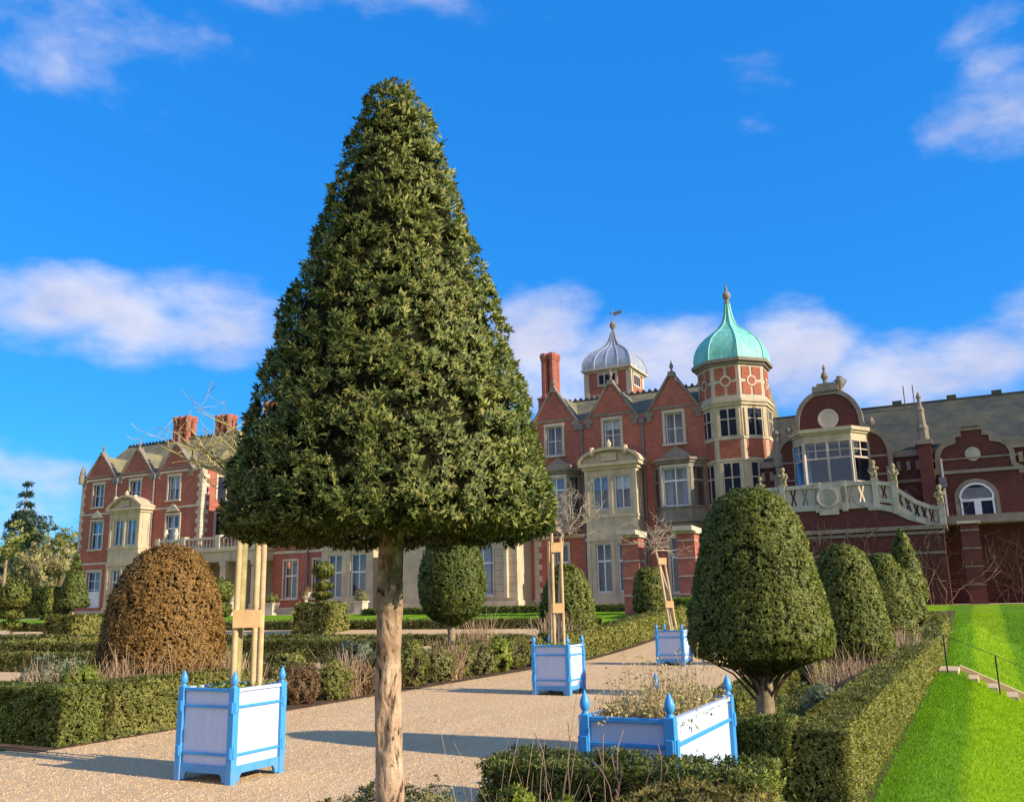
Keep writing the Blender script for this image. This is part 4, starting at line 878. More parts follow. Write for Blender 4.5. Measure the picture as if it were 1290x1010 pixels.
# ------------------------------------------------------------------ far trees beyond the left hedge
FT = 'trees beyond the garden at the left'
def fartree(s, t, z, h, r, kind, lab):
    b = (s, t, z); rt_ = root('tree', b, lab, 'tree', FT); seed = int(abs(s*7+t*3)); rng = random.Random(seed)
    if kind == 'fir':
        parts = []
        for k in range(13):
            f = k/12; zc_ = z+h*(.16+.82*f); rr = r*(1-f)**.8*(.75+.5*rng.random())+.15
            for j in range(7):
                a = rng.random()*6.28; ln = rr*(.7+.5*rng.random()); c_ = (s+ln*.55*cos(a), t+ln*.55*sin(a), zc_-.12*ln)
                P = [(max(.001, .5*ln*cos(x)), .28*ln*sin(x)) for x in np.linspace(-pi/2, pi/2, 5)]
                Q = q_lathe((0, 0), [(p[0], p[1]) for p in P], 7); Q[..., 0] *= 1.0; Q = Q+np.array(c_); parts.append(Q)
        L = foliage(np.concatenate(parts), Lmin=.2, Lk=.0028, cover=1.0, depth=.3, lump=(.3, 1.2), K=5, asp=.3, upb=-.1)
        qmesh('crown', [(L, pinel)], rt_, b)
    else:
        parts = []
        for k in range(26):
            a = rng.random()*6.28; q = sqrt(rng.random()); zz = z+h*(.28+.62*rng.random()); lim = sin(pi*min(1, max(.1, (zz-z-h*.1)/(h*.95))))**.6
            rr = r*rng.uniform(.22, .42); c_ = np.array((s+r*.75*q*lim*cos(a), t+r*.75*q*lim*sin(a), zz))
            P = [(max(.001, rr*cos(x)), .7*rr*sin(x)) for x in np.linspace(-pi/2, pi/2, 5)]; parts.append(q_lathe((0, 0), P, 8)+c_)
        L = foliage(np.concatenate(parts), Lmin=.2, Lk=.0027, cover=.75, depth=.5, lump=(.4, .9), K=6, asp=.42, gaps=1.3, hole=(.35, .8))
        qmesh('crown', [(L, {'pale': pale, 'green': MATS['bright_far_leaves'], 'dark': pinel}[kind])], rt_, b)
    m = MB().tube([(s, t, z-.5), (s+.1, t, z+h*.4), (s, t+.1, z+h*(.95 if kind == 'fir' else .72))], [h*.022, h*.016, .04], 7)
    for k in range(10 if kind == 'pale' else 5): branch(m, (s, t, z+h*(.25+.05*k)), (rng.gauss(0, 1), rng.gauss(0, 1), .5), r*.8, h*.008, 1, rng, .6, 3, .1, 4, .03)
    obj('trunk', m, barkp, rt_, b, smooth=60)
leafmat('bright_far_leaves', [(.15, (.08, .10, .025)), (.5, (.20, .22, .05)), (.85, (.36, .34, .10))], .4)
for a in [(-118, 80, 1.2, 20, 3.6, 'fir', 'dark fir with a thin tip, tallest tree at the left edge'), (-103, 71.5, 1.2, 13.0, 3.4, 'dark', 'dark rounded evergreen beside the fir'),
          (-101, 73.5, 1.2, 11.2, 4.2, 'green', 'bright yellow green tree close to the house corner'), (-91, 60.2, 1.2, 11.0, 2.6, 'green', 'slim pine with a pale trunk at the left edge'),
          (-86.5, 63.5, 1.2, 7.6, 2.8, 'pale', 'pale bare thicket tree nearest the house corner'), (-88.5, 62, 1.2, 7.0, 2.6, 'pale', 'pale bushy tree left of the thicket tree'),
          (-95, 66, 1.2, 8.5, 3.2, 'pale', 'pale feathery tree below the dark evergreen'), (-112, 83, 1.2, 12, 4.5, 'pale', 'hazy pale tree touching the house corner'), (-126, 76, 1.2, 14, 5, 'dark', 'dark tree partly out of frame at the left')]: fartree(*a)
# ------------------------------------------------------------------ hedges
def hedge(a, b, c, d, e, f, label, group, mat=boxl, taper=.02, **kw):
    fol = kw.pop('follow', False); Q = q_box(a, b, c, d, e, f, .5, taper)
    if fol: Q[..., 2] += gz(np.minimum(Q[..., 0], -1.0).ravel(), Q[..., 1].ravel()).reshape(Q.shape[:2])
    o = dict(Lmin=.028, depth=.09, lump=(.035, 4.), cover=2.5, K=6, gaps=1); o.update(kw)
    L = foliage(Q, **o); C = shrinkQ(Q, .085)
    if fol: C = q_box(a+.085, b-.085, c+.085, d-.085, e, f-.085, .5, taper); C[..., 2] += gz(np.minimum(C[..., 0], -1.0).ravel(), C[..., 1].ravel()).reshape(C.shape[:2])
    return tag(qmesh('hedge', [(L, mat), (C, core)], off=((a+b)/2, (c+d)/2, e)), label, 'hedge', group)
GH = 'clipped hedges round the gravel garden'
hedge(-2.6, -1.05, 4.55, 5.2, 0, .80, 'dark green loose hedge in front of the long blue planter, bottom of picture', GH, yew2, Lmin=.022, lump=(.045, 6.), gaps=1.2, cover=3.0, depth=.10, upb=.4)
hedge(-1.55, -.93, 2.6, 4.5, 0, .79, 'golden tipped low hedge at the bottom edge beside the lawn', GH, boxg, Lmin=.024)
hedge(-2.95, -1.50, 7.72, 8.22, 0, .67, 'dark green hedge end wall running behind the long blue planter', GH, yew2, Lmin=.022, cover=3)
hedge(-1.58, -1.07, 7.75, 33.5, 0, .62, 'long straight hedge along the edge of the bright lawn', GH, boxl, Lmin=.022, cover=2.8, follow=True)
hedge(-13.4, -10.45, 7.85, 8.5, 0, .70, 'dark hedge end wall at the left edge beside the gravel', GH, yew2, Lmin=.026, cover=2.6)
hedge(-11.15, -10.45, 8.54, 11.2, 0, .71, 'short green hedge behind the front left blue planter', GH, boxl, Lmin=.026)
hedge(-11.3, -10.65, 23.5, 36, 0, .78, 'green hedge on far side of gravel behind the bare planter trees', GH, boxl, follow=True)
hedge(-3.3, -2.75, 11.2, 33, 0, .5, 'low hedge on the gravel side of the domed topiary row', GH, boxl, follow=True)

# parterre hedges left of the border
PG = 'low parterre hedges on the left'
row_l = ['nearest parterre hedge row beyond the russet dome', 'parterre hedge with a bright top behind the front shrubs', 'low parterre hedge in the middle of the left garden', 'long parterre hedge below the spiral topiary', 'parterre hedge row just below the terrace lawn']
for i, (a, b, t, h) in enumerate([(-30, -15.2, 17.2, .48), (-21.8, -15.0, 22.4, .64), (-36, -23.4, 22.6, .5), (-44, -14.8, 29.0, .36), (-52, -14.4, 35.3, .38)]):
    hedge(a, b, t, t+.9, G(-20, t)-.05, G(-20, t)+h, row_l[i], PG)
for i, (s, a, b, l) in enumerate([(-22.6, 18.2, 28.9, 'parterre hedge running towards the house under the spiral'), (-15.1, 24, 28.8, 'short parterre hedge running back beside the oval topiary'),
                               (-31, 12, 17.1, 'left parterre hedge running back past the silver shrub'), (-37, 18, 28.9, 'outer parterre hedge running back below the cone topiary')]):
    hedge(s, s+.8, a, b, G(s, a)-.05, G(s, b)+.36, l, PG)
hedge(-62, -44.5, 44.2, 45.2, 1.0, 1.42, 'dark low hedge at the foot of the left house wing', PG, yew2)
hedge(-33, -14, 44.3, 45.3, 1.0, 1.45, 'dark low hedge at the foot of the middle of the house', PG, yew2)
hedge(-88, -70.2, 50.6, 53.5, 1.2, 3.7, 'tall dark hedge wall left of the house', 'tall boundary hedges', yew2, Lmin=.06)
hedge(-14.0, -10.2, 39.5, 43.2, .85, 1.7, 'bright green block hedge beside the brick piers', PG, leafmat('fresh_green_leaves', [(.15, (.07, .12, .02)), (.5, (.15, .25, .03)), (.85, (.26, .38, .05))], 3))

# ------------------------------------------------------------------ topiary
def trunk_mb(c, z0, z1, r, n=10, flare=1.25):
    m = MB(); k = 8; pts = []; rr = []
    for i in range(k+1):
        f = i/k; pts.append((c[0]+.02*sin(5*f+c[0]), c[1]+.02*cos(4*f), z0+(z1-z0)*f)); rr.append(r*(flare-(flare-1)*min(1, f*2)))
    return m.tube(pts, rr, n)
def smoothprof(P, n=3):
    out = []
    for i in range(len(P)-1):
        for k in range(n): f = k/n; out.append((P[i][0]*(1-f)+P[i+1][0]*f, P[i][1]*(1-f)+P[i+1][1]*f))
    return out+[P[-1]]
def topiary(s, t, z0, prof, tr, label, group, mat=yew2, seg=24, trunkmat=barkp, coreK=.09, name='topiary_tree', cat='topiary', **kw):
    r = root(name, (s, t, z0), label, cat, group); off = (s, t, z0)
    if not any(isinstance(x, bool) for x in prof): prof = [(max(.0001, p[0]-.025), p[1]) for p in prof]
    prof = sorted(prof, key=lambda p: p[1])
    if prof[-1][0] > 1e-4: prof = prof+[(0.0001, prof[-1][1]+.02)]
    if prof[0][0] > 1e-4: prof = [(0.0001, prof[0][1]+.03)]+prof
    Q = q_lathe((s, t), smoothprof(prof), seg); o = dict(Lmin=.03, depth=.09, lump=(.035, 4.5), cover=2.7, K=7, gaps=1, seed=int(abs(s*13+t*7))); o.update(kw)
    L = foliage(Q, **o); qmesh('crown', [(L, mat), (shrinkQ(Q, coreK), core)], r, off)
    if tr: obj('trunk', trunk_mb((s, t), z0-.05, prof[0][1]+.35, tr), trunkmat, r, off, smooth=50)
    return r
TG = 'domed topiary trees in two rows'
domeA = [(.0001, 2.74), (.20, 2.71), (.36, 2.61), (.47, 2.42), (.57, 2.05), (.66, 1.62), (.715, 1.28), (.66, 1.12), (.40, 1.03), (.14, .93)]
topiary(-2.1, 9.7, 0, [(p[0]*1.075, 1.65+(p[1]-1.65)*1.075) for p in domeA], .092, 'dome topiary on a short trunk directly behind the long blue planter', TG, Lmin=.022, cover=3.0, lump=(.028, 7.), gaps=1.3, hole=(.2, 17.))
plain('dark_bark', (.13, .085, .05), (.06, .04, .025), 14, .85, .1, .5)
dA = [o for o in COL.objects if o.get('label', '').startswith('dome topiary on a short trunk')][0]
m = MB(); rg_ = random.Random(4)
for q in range(22):
    a = q*2.4; rr = rg_.uniform(.35, .66); m.tube([(-2.1+.05*cos(a), 9.7+.05*sin(a), .55+.012*q), (-2.1+rr*.5*cos(a), 9.7+rr*.5*sin(a), .86+.008*q), (-2.1+rr*cos(a), 9.7+rr*sin(a), 1.02+rg_.uniform(0, .12))], [.016, .010, .005], 5)
obj('limb', m, MATS['dark_bark'], dA, (-2.1, 9.7, 0), smooth=60)
def dome(k, z0, zt, r): return [(p[0]/.715*(r-.03), z0+(p[1]-.93)/(2.74-.93)*(zt-z0)) for p in domeA]
topiary(-2.0, 16.1, 0, dome(1, .5, 2.53, .72), .08, 'dome topiary second along the lawn hedge, with dry stems at its foot', TG)
topiary(-2.1, 23.9, 0, dome(1, .5, 2.68, .74), .08, 'rounded topiary third along the lawn hedge', TG)
topiary(-2.2, 32.0, .25, dome(1, .6, 2.5, .70), .08, 'rearmost dome topiary of the lawn row, half hidden behind its neighbours', TG)
topiary(-11.6, 19.3, 0, [(.0001, 3.20), (.40, 3.17), (.64, 3.04), (.78, 2.74), (.85, 2.26), (.82, 1.78), (.67, 1.45), (.34, 1.24), (.12, 1.17)], .095, 'oval topiary lollipop on a pale stem just right of the big trunk', TG, mat=leafmat('bright_yew_leaves', [(.15, (.04, .06, .014)), (.5, (.10, .13, .03)), (.85, (.19, .215, .05))], 5))
topiary(-11.9, 27.0, .05, [(.0001, 2.86), (.29, 2.83), (.53, 2.64), (.76, 2.12), (.89, 1.49), (.95, .87), (.80, .55), (.3, .45)], .1, 'dome topiary behind the stakes of the second blue planter', TG)
topiary(-12.1, 35.9, .55, [(.0001, 2.98), (.3, 2.96), (.5, 2.83), (.64, 2.4), (.70, 1.8), (.68, 1.3), (.35, 1.1), (.1, 1.0)], .1, 'small rounded topiary between brick pier and leaning planter tree', TG)
topiary(-11.9, 10.7, 0, [(.0001, 2.70), (.24, 2.68), (.45, 2.58), (.66, 2.34), (.86, 1.89), (.97, 1.26), (1.0, .8), (.86, .5), (.3, .4)], .12, 'russet brown dome topiary behind the front left planter', TG, mat=brownl, Lmin=.034, lump=(.05, 5.))
# cone beyond the rows
topiary(-3.0, 45.6, 1.0, [(.0001, 4.85), (.06, 4.75), (.35, 4.1), (.62, 3.1), (.84, 2.1), (.9, 1.6), (.6, 1.3)], .1, 'tall pointed cone topiary against the dark terrace wall', 'cone topiary', Lmin=.05)
zc = G(-44, 33.2)
topiary(-44.0, 33.2, zc+.95, [(.0001, zc+4.45), (.08, zc+4.4), (.5, zc+2.9), (.80, zc+1.75), (.80, zc+1.55)], .09, 'pointed cone topiary on a stem rising from a box plinth, far left', 'cone topiary', Lmin=.05, mat=MATS['bright_yew_leaves'])
hedge(-45.1, -42.9, 32.4, 34.2, zc-.05, zc+.98, 'square clipped box plinth under the left cone topiary', 'box plinths under topiary', Lmin=.05)
# tiered ball tree and spiral
def stack(s, t, z0, tiers, label, mat=yew2):
    r = root('topiary_tree', (s, t, z0), label, 'topiary', 'tiered topiary'); off = (s, t, z0)
    for rad, zc_, hh in tiers:
        P = [(max(.0001, rad*cos(a)), zc_+hh*sin(a)) for a in np.linspace(-pi/2, pi/2, 9)]; Q = q_lathe((s, t), P, 16)
        qmesh('crown', [(foliage(Q, Lmin=.05, depth=.1, lump=(.03, 4), cover=2.8), mat), (shrinkQ(Q, .09), core)], r, off)
    obj('trunk', trunk_mb((s, t), z0, tiers[0][1], .07), barkp, r, off, smooth=50)
z = G(-47.7, 33)
stack(-47.8, 32.4, z, [(.80, z+2.2, .72), (.62, z+1.15, .2), (.70, z+.6, .18)], 'ball topped topiary with flat tiers below, far left')
z = G(-27.6, 34)
hedge(-28.7, -26.7, 33.2, 35.0, z-.05, z+1.35, 'tapered green box plinth under the tiered spiral topiary', 'box plinths under topiary', taper=.22, Lmin=.05)
stack(-27.6, 34.1, z+1.3, [(.52, z+2.85, .38), (.48, z+2.15, .17), (.5, z+1.72, .15)], 'small spiral topiary with three tiers before brick wall')
z = G(-33, 36)
stack(-36.5, 36.5, z, [(.7, z+2.0, .6), (.6, z+1.0, .4)], 'dark rounded topiary partly hidden behind the russet dome')

# ---- the big holm oak cone
bt = (-2.415, 3.475)
big = root('topiary_tree', (*bt, 0), 'huge clipped evergreen cone on a bare peeling trunk, nearest tree of all', 'topiary', None)
bp = [(.0001, 4.30), (.05, 4.295), (.110, 4.27), (.142, 4.23), (.192, 4.10), (.262, 3.88), (.385, 3.44), (.53, 3.02), (.635, 2.62), (.735, 2.23), (.765, 2.06), (.75, 1.985), (.62, 1.955), (.35, 1.97), (.05, 2.05)]
Q = q_lathe(bt, smoothprof(bp[::-1], 3), 28)
L1 = foliage(Q, Lmin=.027, cover=2.6, depth=.11, lump=(.028, np.array([11., 11., 17.])), K=9, asp=.32, spread=(25, 95), gaps=1, hole=(.415, np.array([17., 17., 24.])), upb=.25, seed=3)
L2 = foliage(Q, Lmin=.026, cover=1.2, depth=.02, lump=(.034, np.array([11., 11., 17.])), K=9, asp=.32, spread=(15, 80), gaps=1, hole=(.47, np.array([17., 17., 24.])), upb=.4, seed=3)
qmesh('crown', [(L1, yew), (L2, yew), (shrinkQ(Q, .115), core)], big, (*bt, 0))
m = MB(); n, k = 36, 150; vs = np.zeros((k, n, 3))
for i in range(k):
    zz = i/(k-1)*2.2; r0 = .0575+.025*max(0, 1-zz/.35)+.012*max(0, (zz-1.95)/.25)
    for j in range(n):
        a = 2*pi*j/n; vs[i, j] = (r0*cos(a), r0*sin(a), zz)
P = vs.reshape(-1, 3); nz = vnoise(P*[22, 22, 7], 2)*.5+vnoise(P*[55, 55, 16], 4)*.35+vnoise(P*[8, 8, 3], 6)*.6
crk = np.clip((vnoise(P*[30, 30, 5.5], 8)-.60)/.08, 0, 1)
rr = 1+(nz-.72)*.32-crk*.22; P[:, :2] *= rr[:, None]; P[:, 0] += .012*np.sin(P[:, 2]*3+.5)
m.poly([(x+bt[0], y+bt[1], z) for x, y, z in P], [(i*n+j, i*n+(j+1) % n, (i+1)*n+(j+1) % n, (i+1)*n+j) for i in range(k-1) for j in range(n)])
obj('trunk', m, bark, big, (*bt, 0), smooth=80)
m = MB()
for q in range(9):
    a = q*2.4; m.tube([(bt[0], bt[1], 1.95+.05*q), (bt[0]+.2*cos(a), bt[1]+.2*sin(a), 2.08+.09*q), (bt[0]+.45*cos(a), bt[1]+.45*sin(a), 2.15+.13*q)], [.022, .014, .006], 6)
obj('limb', m, barkp, big, (*bt, 0), smooth=60)

# ------------------------------------------------------------------ blue planters
def planter(s, t, w, d, label, soilz=.80):
    """front right corner at (s,t); w along -s, d along +t"""
    z0 = G(s, t); r = root('planter', (s-w/2, t+d/2, z0), label, 'planter', 'blue wooden planters'); off = (s-w/2, t+d/2, z0)
    p = .075; H = .90
    s0, s1, t0, t1 = s-w, s, t, t+d
    for (a, b) in ((s0, t0), (s1-p, t0), (s1-p, t1-p), (s0, t1-p)):
        m = MB().box(a, a+p, b, b+p, z0, z0+H); post = obj('post', m, pblue, r, off, bevel=.006)
        c = (a+p/2, b+p/2); f = MB().lathe(c, [(x, z0+H+y) for x, y in [(.026, -.002), (.026, .012), (.018, .02), (.03, .034), (.036, .058), (.034, .085), (.022, .115), (.008, .145), (.002, .16)]], 14)
        obj('finial', f, pblue, post, off, smooth=50)
    def side(along, lo, hi, fix, out):
        """one side: along 's' or 't', from lo to hi; fix = outer face coordinate, out = outward sign"""
        def bx(a, b, x0, x1, z0_, z1_):
            m = MB()
            x0, x1 = sorted((fix-out*x0, fix-out*x1))
            if along == 's': m.box(a, b, x0, x1, z0+z0_, z0+z1_)
            else: m.box(x0, x1, a, b, z0+z0_, z0+z1_)
            return m
        obj('panel', bx(lo, hi, .035, .05, .15, .885), ppanel, r, off)
        obj('rail', bx(lo, hi, .012, .034, .70, .725), pblue, r, off, bevel=.004)
        obj('rail', bx(lo, hi, .012, .034, .255, .28), pblue, r, off, bevel=.004)
        obj('top_rail', bx(lo, hi, .010, .06, .855, .887), pblue if along == 's' else ppanel, r, off, bevel=.004)
        # skirt with a low arch between the feet
        P = [(lo, .165), (lo, .02)]+[(lo+.05+(hi-lo-.10)*(.5-.5*cos(pi*f))*1.0, .02+.075*min(1, sin(pi*f)*2.2)) for f in np.linspace(0, 1, 13)]+[(hi, .02), (hi, .165)]
        m = MB(); P = [(a, z0+b) for a, b in P]; x0, x1 = sorted((fix-out*.012, fix-out*.045))
        (m.prism(P, x0, x1) if along == 's' else m.prism_s(P, x0, x1))
        obj('skirt', m, pblue, r, off)
        for zb in (.66, .24):
            for e, q in ((lo-p, 1), (hi, -1)):
                m = bx(e+.012, e+p-.012, -.012, .004, zb, zb+.1); obj('bracket', m, pblue, r, off, bevel=.003)
    side('s', s0+p, s1-p, t0, -1); side('s', s0+p, s1-p, t1, 1); side('t', t0+p, t1-p, s1, 1); side('t', t0+p, t1-p, s0, -1)
    obj('soil', MB().box(s0+.052, s1-.052, t0+.052, t1-.052, z0+.70, z0+soilz), soilm, r, off)
    return (s-w/2, t+d/2, z0+soilz)
PW = .76
p1 = planter(-6.60, 6.85, PW, PW, 'front left blue planter with white panels, nearest of the tree planters')
p2 = planter(-6.79, 15.4, PW, PW, 'blue planter in the middle of the gravel path holding a staked bare tree')
p3 = planter(-6.98, 23.2, PW, PW, 'farthest blue planter, half hidden by the dome topiary')
p4 = planter(-1.88, 5.93, .68, 1.62, 'long blue planter full of dry flowers behind the front hedge', .80)

def stakes(p, label, offs, tilt=0., H=2.95):
    """offs: (across the view, away from the viewer) of each stake's foot"""
    s, t, z = p; zb = z-.5; top = z-.80+H; r = root('stake_frame', (s, t, z), label, 'tree stakes', 'wooden stake frames in the planters'); off = (s, t, z)
    rr = .030; ca, sa = cos(A), sin(A); X = lambda u, w: (s+u*ca-w*sa, t+u*sa+w*ca)
    for k, (u, w) in enumerate(offs):
        a = X(u, w); b = X(u*.95+tilt, w*.9); zt = top-.06*k
        obj('stake', MB().tube([(*a, zb), ((a[0]+b[0])/2, (a[1]+b[1])/2, (zb+zt)/2), (*b, zt)], [rr, rr, rr*.95], 10), wood, r, off, smooth=50)
    (u0, w0), (u1, w1) = offs[:2]
    for zz in (1.55, 2.68):
        q = tilt*(zz-.8+.5)/(H-.8+.5); c = X((u0+u1)/2+q, min(w0, w1)*.9-.045); obj('batten', MB().obox(c, (ca, sa), (-sa, ca), abs(u1-u0)/2+.02, .016, z-.8+zz-.09, z-.8+zz+.09), wood2, r, off, bevel=.004)
def sapling(p, label, top, lean, limbs, seed, mat=barkp, r=.035, L=.55, lev=2, n=3):
    s, t, z = p; rt_ = root('bare_tree', (s, t, z), label, 'tree', 'bare pruned trees in the planters'); off = (s, t, z); rng = random.Random(seed)
    tp = (s+lean[0], t+lean[1], top); m = MB().tube([(s, t, z-.3), (s+lean[0]*.3+.02, t+lean[1]*.3, (z+top)/2), tp], [r*1.1, r, r*.9], 9); obj('trunk', m, mat, rt_, off, smooth=60)
    m = MB()
    for d, l in limbs: branch(m, (tp[0], tp[1], tp[2]-rng.uniform(0, .1)), d, l*L, r*.62, lev, rng, n=n)
    obj('branches', m, mat, rt_, off, smooth=60)
stakes(p1, 'stout stake frame in the front left planter', ((.02, -.1), (.27, -.02), (.14, .2))); stakes(p2, 'slim stake frame in the middle planter', ((-.07, -.1), (.11, -.05), (-.13, .15))); stakes(p3, 'leaning stake frame in the farthest planter', ((-.02, -.1), (.16, 0), (.02, .18)), -.28, 2.75)
sapling(p1, 'bare tree with sinuous mossy limbs, left of the big cone, front planter', 3.0, (-.02, .06),
        [((-1, -.05, .28), 1.5), ((-1, .35, .05), 1.35), ((-.7, -.3, .9), 1.3), ((-.9, .4, .6), 1.2), ((.3, .2, 1), 1.4), ((.8, .3, .7), 1.1), ((.1, -.6, .9), 1.0), ((-.3, .2, 1.2), 1.5)], 5, barkg, .055, .62, 3, 3)
pl = [((-1, 0, .3), 1), ((-.6, .6, .5), 1), ((.7, .5, .35), 1), ((1, -.1, .25), 1.1), ((.2, -.7, .5), .9), ((.1, .2, 1), 1), ((.8, -.5, .6), .9), ((-.5, -.6, .6), .9), ((1, .3, .1), 1.1)]
sapling(p2, 'bare spreading tree peeping out right of the big cone, middle planter', 3.0, (.12, .1), pl, 8, leafmat('pale_twigs', [(.1, (.26, .20, .14)), (.9, (.50, .41, .30))], 4, 0, .8, .1), .033, .62, 3, 3)
sapling(p3, 'bare leaning tree with a tuft of pale twigs, farthest planter', 3.05, (-.42, .1), pl, 12, MATS['pale_twigs'], .036, .66, 3, 3)

def clump(s0, s1, t0, t1, z, n, h, mat, lean=.3, r=.0025, heads=None, headsize=.025):
    B = np.stack([RNG.uniform(s0, s1, n), RNG.uniform(t0, t1, n), np.full(n, z)], 1); D = RNG.normal(0, lean, (n, 3)); D[:, 2] = 1
    rr = np.maximum(r, np.linalg.norm(B-EYE, axis=1)*.00042)
    S, tips = strands(B, D, h*(.45+.55*RNG.random(n)), .14, rr); parts = [(S, mat)]
    if heads is not None:
        q = np.repeat(tips, 5, 0)+RNG.normal(0, .018, (n*5, 3)); d = RNG.normal(0, 1, q.shape); d /= np.linalg.norm(d, axis=1, keepdims=True); e = np.cross(d, RNG.normal(0, 1, q.shape)); e /= np.linalg.norm(e, axis=1, keepdims=True)
        l = headsize*(.5+RNG.random((len(q), 1))); parts.append((np.stack([q, q+d*l*.5-e*l*.35, q+d*l, q+d*l*.5+e*l*.35], 1), heads))
    return parts
# flowers in the long planter
a = clump(-2.48, -1.95, 6.02, 7.48, .79, 800, .18, dryflower, .5, .002, dryflower, .024); b = clump(-2.48, -1.95, 6.02, 7.48, .79, 190, .42, drym, .22, .0022, dryflower, .018)
c = clump(-2.48, -1.95, 6.02, 7.48, .79, 300, .10, olive, .7, .002, olive, .035)
tag(qmesh('dried_flowers', a+b+c, off=(-2.2, 6.75, .79)), 'pale dry flower stems crowding the long blue planter', 'flowers', kind='stuff')
for p, l in ((p1, 'low bedding flowers round the stakes in the front left planter'), (p2, 'low bedding flowers round the stakes in the middle planter'), (p3, 'low bedding flowers in the farthest planter')):
    tag(qmesh('bedding_plants', clump(p[0]-.3, p[0]+.3, p[1]-.3, p[1]+.3, p[2]-.01, 160, .11, olive, .6, .002, lime, .035)+clump(p[0]-.3, p[0]+.3, p[1]-.3, p[1]+.3, p[2]-.01, 50, .12, redl, .5, .002, silver, .03), off=p), l, 'flowers', kind='stuff')

# ------------------------------------------------------------------ shrubs and dry plants in the beds
def bush(s, t, r, h, mat, label, group='loose shrubs in the left border', z=None, name='shrub', **kw):
    z = G(s, t) if z is None else z
    P = [(max(.0001, r*cos(a)**.7), z+h*.45+h*.55*sin(a)) for a in np.linspace(-pi/2*.8, pi/2, 9)]; Q = q_lathe((s, t), P, 14)
    o = dict(Lmin=.03, depth=r*.4, lump=(r*.3, 1.6/r), cover=2.3, K=6, upb=.6, gaps=1.3, hole=(.3, 3/r), seed=int(abs(s*31+t*17))); o.update(kw)
    S, _ = strands(np.stack([RNG.normal(s, r*.25, 30), RNG.normal(t, r*.25, 30), np.full(30, z)], 1), np.concatenate([RNG.normal(0, .5, (30, 2)), np.ones((30, 1))], 1), np.full(30, h*.9), .1, .006)
    return tag(qmesh(name, [(foliage(Q, **o), mat), (shrinkQ(Q, r*.35), core), (S, drym)], off=(s, t, z)), label, 'shrub', group)
def tuft(s, t, r, h, mat, label, n=260, group='dry stem clumps in the borders', lean=.28, z=None, cat='dry plant', name='dry_plant', heads=None, rad=.0025):
    z = G(s, t) if z is None else z
    return tag(qmesh(name, clump(s-r, s+r, t-r, t+r, z, n, h, mat, lean, rad, heads), off=(s, t, z)), label, cat, group)
bush(-11.5, 8.95, .34, .95, lime, 'yellow green ball shrub between silver shrub and russet dome', 'loose shrubs in the left border')
bush(-12.4, 9.2, .55, 1.0, silver, 'silvery green shrub at the left picture edge above the hedge', upb=1.0)
bush(-13.0, 9.6, .5, .8, olive, 'olive green shrub behind the silver shrub')
bush(-10.95, 12.0, .42, .72, olive, 'olive shrub right of the front left planter, first of the loose border')
bush(-10.95, 12.9, .40, .70, redl, 'reddish brown shrub right of the front left planter')
bush(-10.9, 13.7, .42, .72, boxl, 'dark green shrub beside the red shrub left of the big trunk')
bush(-10.85, 14.6, .30, .62, redl, 'small red twigged shrub just left of the big trunk')
bush(-10.95, 15.4, .46, .78, olive, 'olive shrub half hidden by the big trunk')
bush(-11.0, 16.4, .48, .80, boxl, 'green shrub right of the big trunk')
bush(-10.95, 17.4, .46, .75, olive, 'brown tinged shrub below the oval topiary')
bush(-11.0, 18.4, .46, .78, boxl, 'green shrub at the foot of the oval topiary stem')
bush(-10.95, 19.4, .44, .78, olive, 'shrub right of the oval topiary stem')
bush(-10.95, 20.3, .44, .80, lime, 'fresh lime green shrub right of the oval topiary stem')
bush(-11.0, 21.3, .5, .82, boxl, 'green shrub left of the middle planter')
bush(-11.0, 22.4, .5, .82, boxl, 'green shrub directly behind the middle planter')
bush(-12.2, 14.0, .5, .9, boxl, 'dark green shrub in the second rank behind the red shrub')
bush(-12.4, 16.5, .55, .9, silver, 'grey green shrub in the second rank right of the big trunk')
for i, (s, t, r, h, l) in enumerate([(-10.98, 11.5, .22, .85, 'dry reddish stems just right of the front left planter'), (-10.9, 14.1, .25, .85, 'dry buff stems among the shrubs left of the big trunk'), (-10.9, 17.9, .25, .9, 'dry buff stems among the shrubs under the oval topiary'), (-12.0, 8.95, .4, 1.05, 'dry pinkish stems left of the russet dome beside the lime shrub'), (-11.3, 9.45, .35, 1.05, 'dry pinkish stems in front of the russet dome, left clump'), (-11.15, 10.1, .35, 1.0, 'dry pinkish stems in front of the russet dome, middle clump'), (-11.1, 10.9, .35, 1.05, 'tall buff grass stems at right foot of russet dome'),
      (-11.35, 11.5, .3, 1.0, 'dry brown stems behind the front left planter'), (-11.5, 20.4, .45, 1.35, 'tuft of pink brown stems right of the oval topiary'), (-11.5, 25.0, .5, 1.35, 'purple brown stems behind the middle planter'),
      (-1.95, 14.6, .4, .85, 'upright dry reeds at the foot of the second dome'), (-1.9, 15.5, .4, .9, 'buff reeds beside the second dome on the lawn side'), (-1.85, 20.8, .45, 1.0, 'tall russet reeds in front of the third dome'), (-1.85, 22.3, .45, 1.0, 'pale reeds between the third dome and the lawn hedge')]):
    tuft(s, t, r, h, drym, l, 330)
for i, (s, t, l) in enumerate([(-1.95, 10.9, 'green iris leaves right of the near dome trunk'), (-2.0, 12.0, 'green leafy plants between the first two domes'), (-2.5, 11.6, 'green leafy clump behind the near dome'), (-2.0, 13.0, 'green leafy clump nearest the second dome trunk')]):
    tuft(s, t, .38, .45, lime, l, 380, 'green leafy clumps in the right bed', .35, cat='plant', name='leafy_plant', heads=olive, rad=.004)
bush(-2.1, 12.6, .45, .5, boxl, 'low green bush between the first two domes', 'low plants in the right bed')
bush(-1.82, 11.5, .24, .62, silver, 'low silver foliage against the lawn hedge', 'low plants in the right bed')
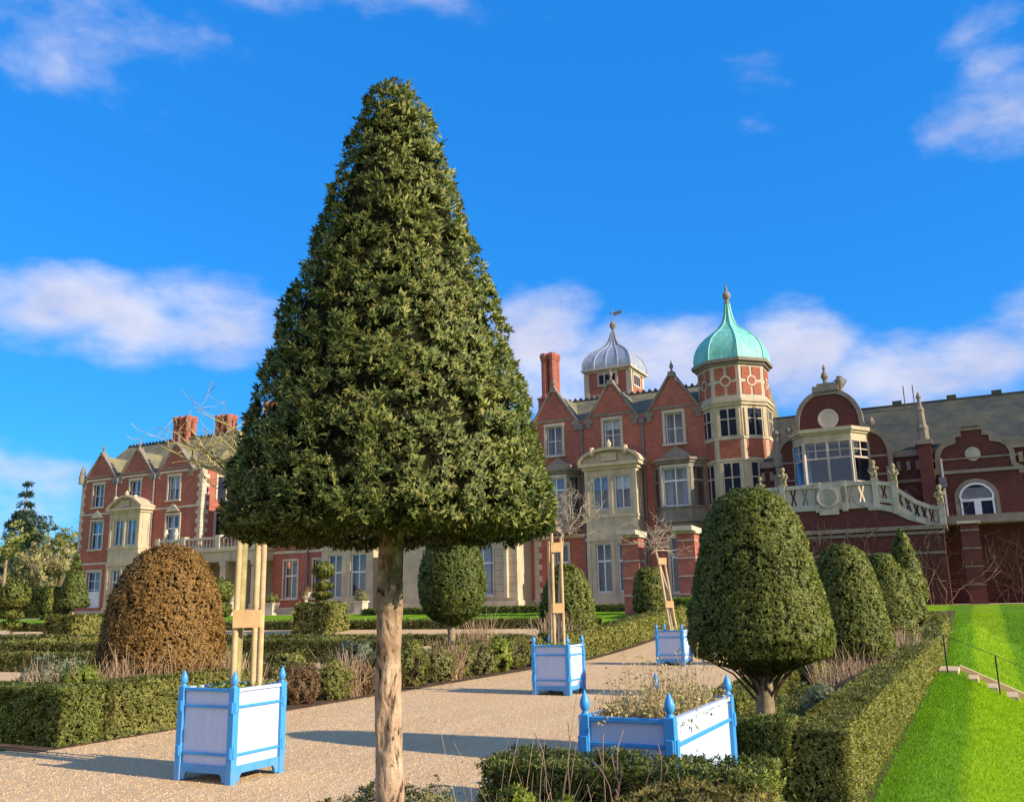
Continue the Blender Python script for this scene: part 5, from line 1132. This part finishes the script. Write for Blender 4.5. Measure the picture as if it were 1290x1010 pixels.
bush(-2.75, 12.9, .4, .5, lime, 'pale green bush under the shade of the near dome', 'low plants in the right bed')
# near bed, bottom of the picture
NB = 'plants in the near bed'
bush(-2.75, 4.15, .36, .74, olive, 'loose olive foliage behind the big trunk, bottom edge', NB, Lmin=.022)
bush(-3.25, 4.35, .36, .66, olive, 'olive foliage left of the big trunk, bottom edge', NB, Lmin=.022)
bush(-2.02, 3.95, .16, .82, lime, 'bright lime green sprouts right of the big trunk at the bottom', NB, Lmin=.02, upb=1.2)
bush(-1.85, 4.12, .14, .74, lime, 'second smaller tuft of bright lime sprouts at the bottom', NB, Lmin=.02, upb=1.2)
tuft(-2.12, 4.15, .16, 1.15, drym, 'tall feathery dry grass stems right of the big trunk', 60, NB, .24, name='dry_grass', rad=.0016)
r_ = MB(); rng = random.Random(3)
for i in range(15):
    x = -2.0+rng.random()*.62; branch(r_, (x, 4.42+rng.random()*.1, 0), (rng.gauss(0, .07), 0, 1), rng.uniform(.5, .72), .006, 1, rng, .3, 2, .35)
tag(obj('woody_stems', r_, plain('pinkish_stems', (.36, .24, .19), (.22, .14, .11), 12, .8, .1), off=(-1.6, 4.48, 0), smooth=60), 'bare pinkish woody stems in front of the dark front hedge', 'plant', NB)

# ------------------------------------------------------------------ steps and handrail on the lawn bank
st_ = root('garden_steps', (-.2, 22.8, 0), 'pale sandstone steps going down the grass bank on the right', 'steps'); off = (-.2, 22.8, 0)
obj('landing', MB().box(-1.02, -.62, 22.2, 23.5, -.2, .06), stepm, st_, off, bevel=.01)
for k in range(7):
    s0 = -.62+.36*k; z = .06-.175*(k+1)
    obj('tread', MB().box(s0, s0+.36, 22.32, 23.38, z-.4, z), stepm, st_, off, bevel=.01)
for t0, q in ((22.2, .17), (23.38, 0)):
    obj('kerb', MB().prism([(-.62, .10-q), (2.0, -1.17-q), (2.0, -1.55), (-.62, -.35)], t0, t0+.12), stepm, st_, off, bevel=.01)
hr = root('handrail', (-.2, 22.1, 0), 'thin black iron handrail beside the sandstone steps', 'handrail'); off = (-.2, 22.1, 0)
for s in (-.83, .12, 1.1): obj('post', MB().tube([(s, 22.1, G(s, 22.1)-.2), (s, 22.1, G(s, 22.1)+.80)], .016, 8), metal, hr, off, smooth=50)
obj('rail', MB().tube([(s, 22.1, G(s, 22.1)+.80) for s in (-.95, -.83, .12, 1.1, 2.)], .006, 8), metal, hr, off, smooth=50)
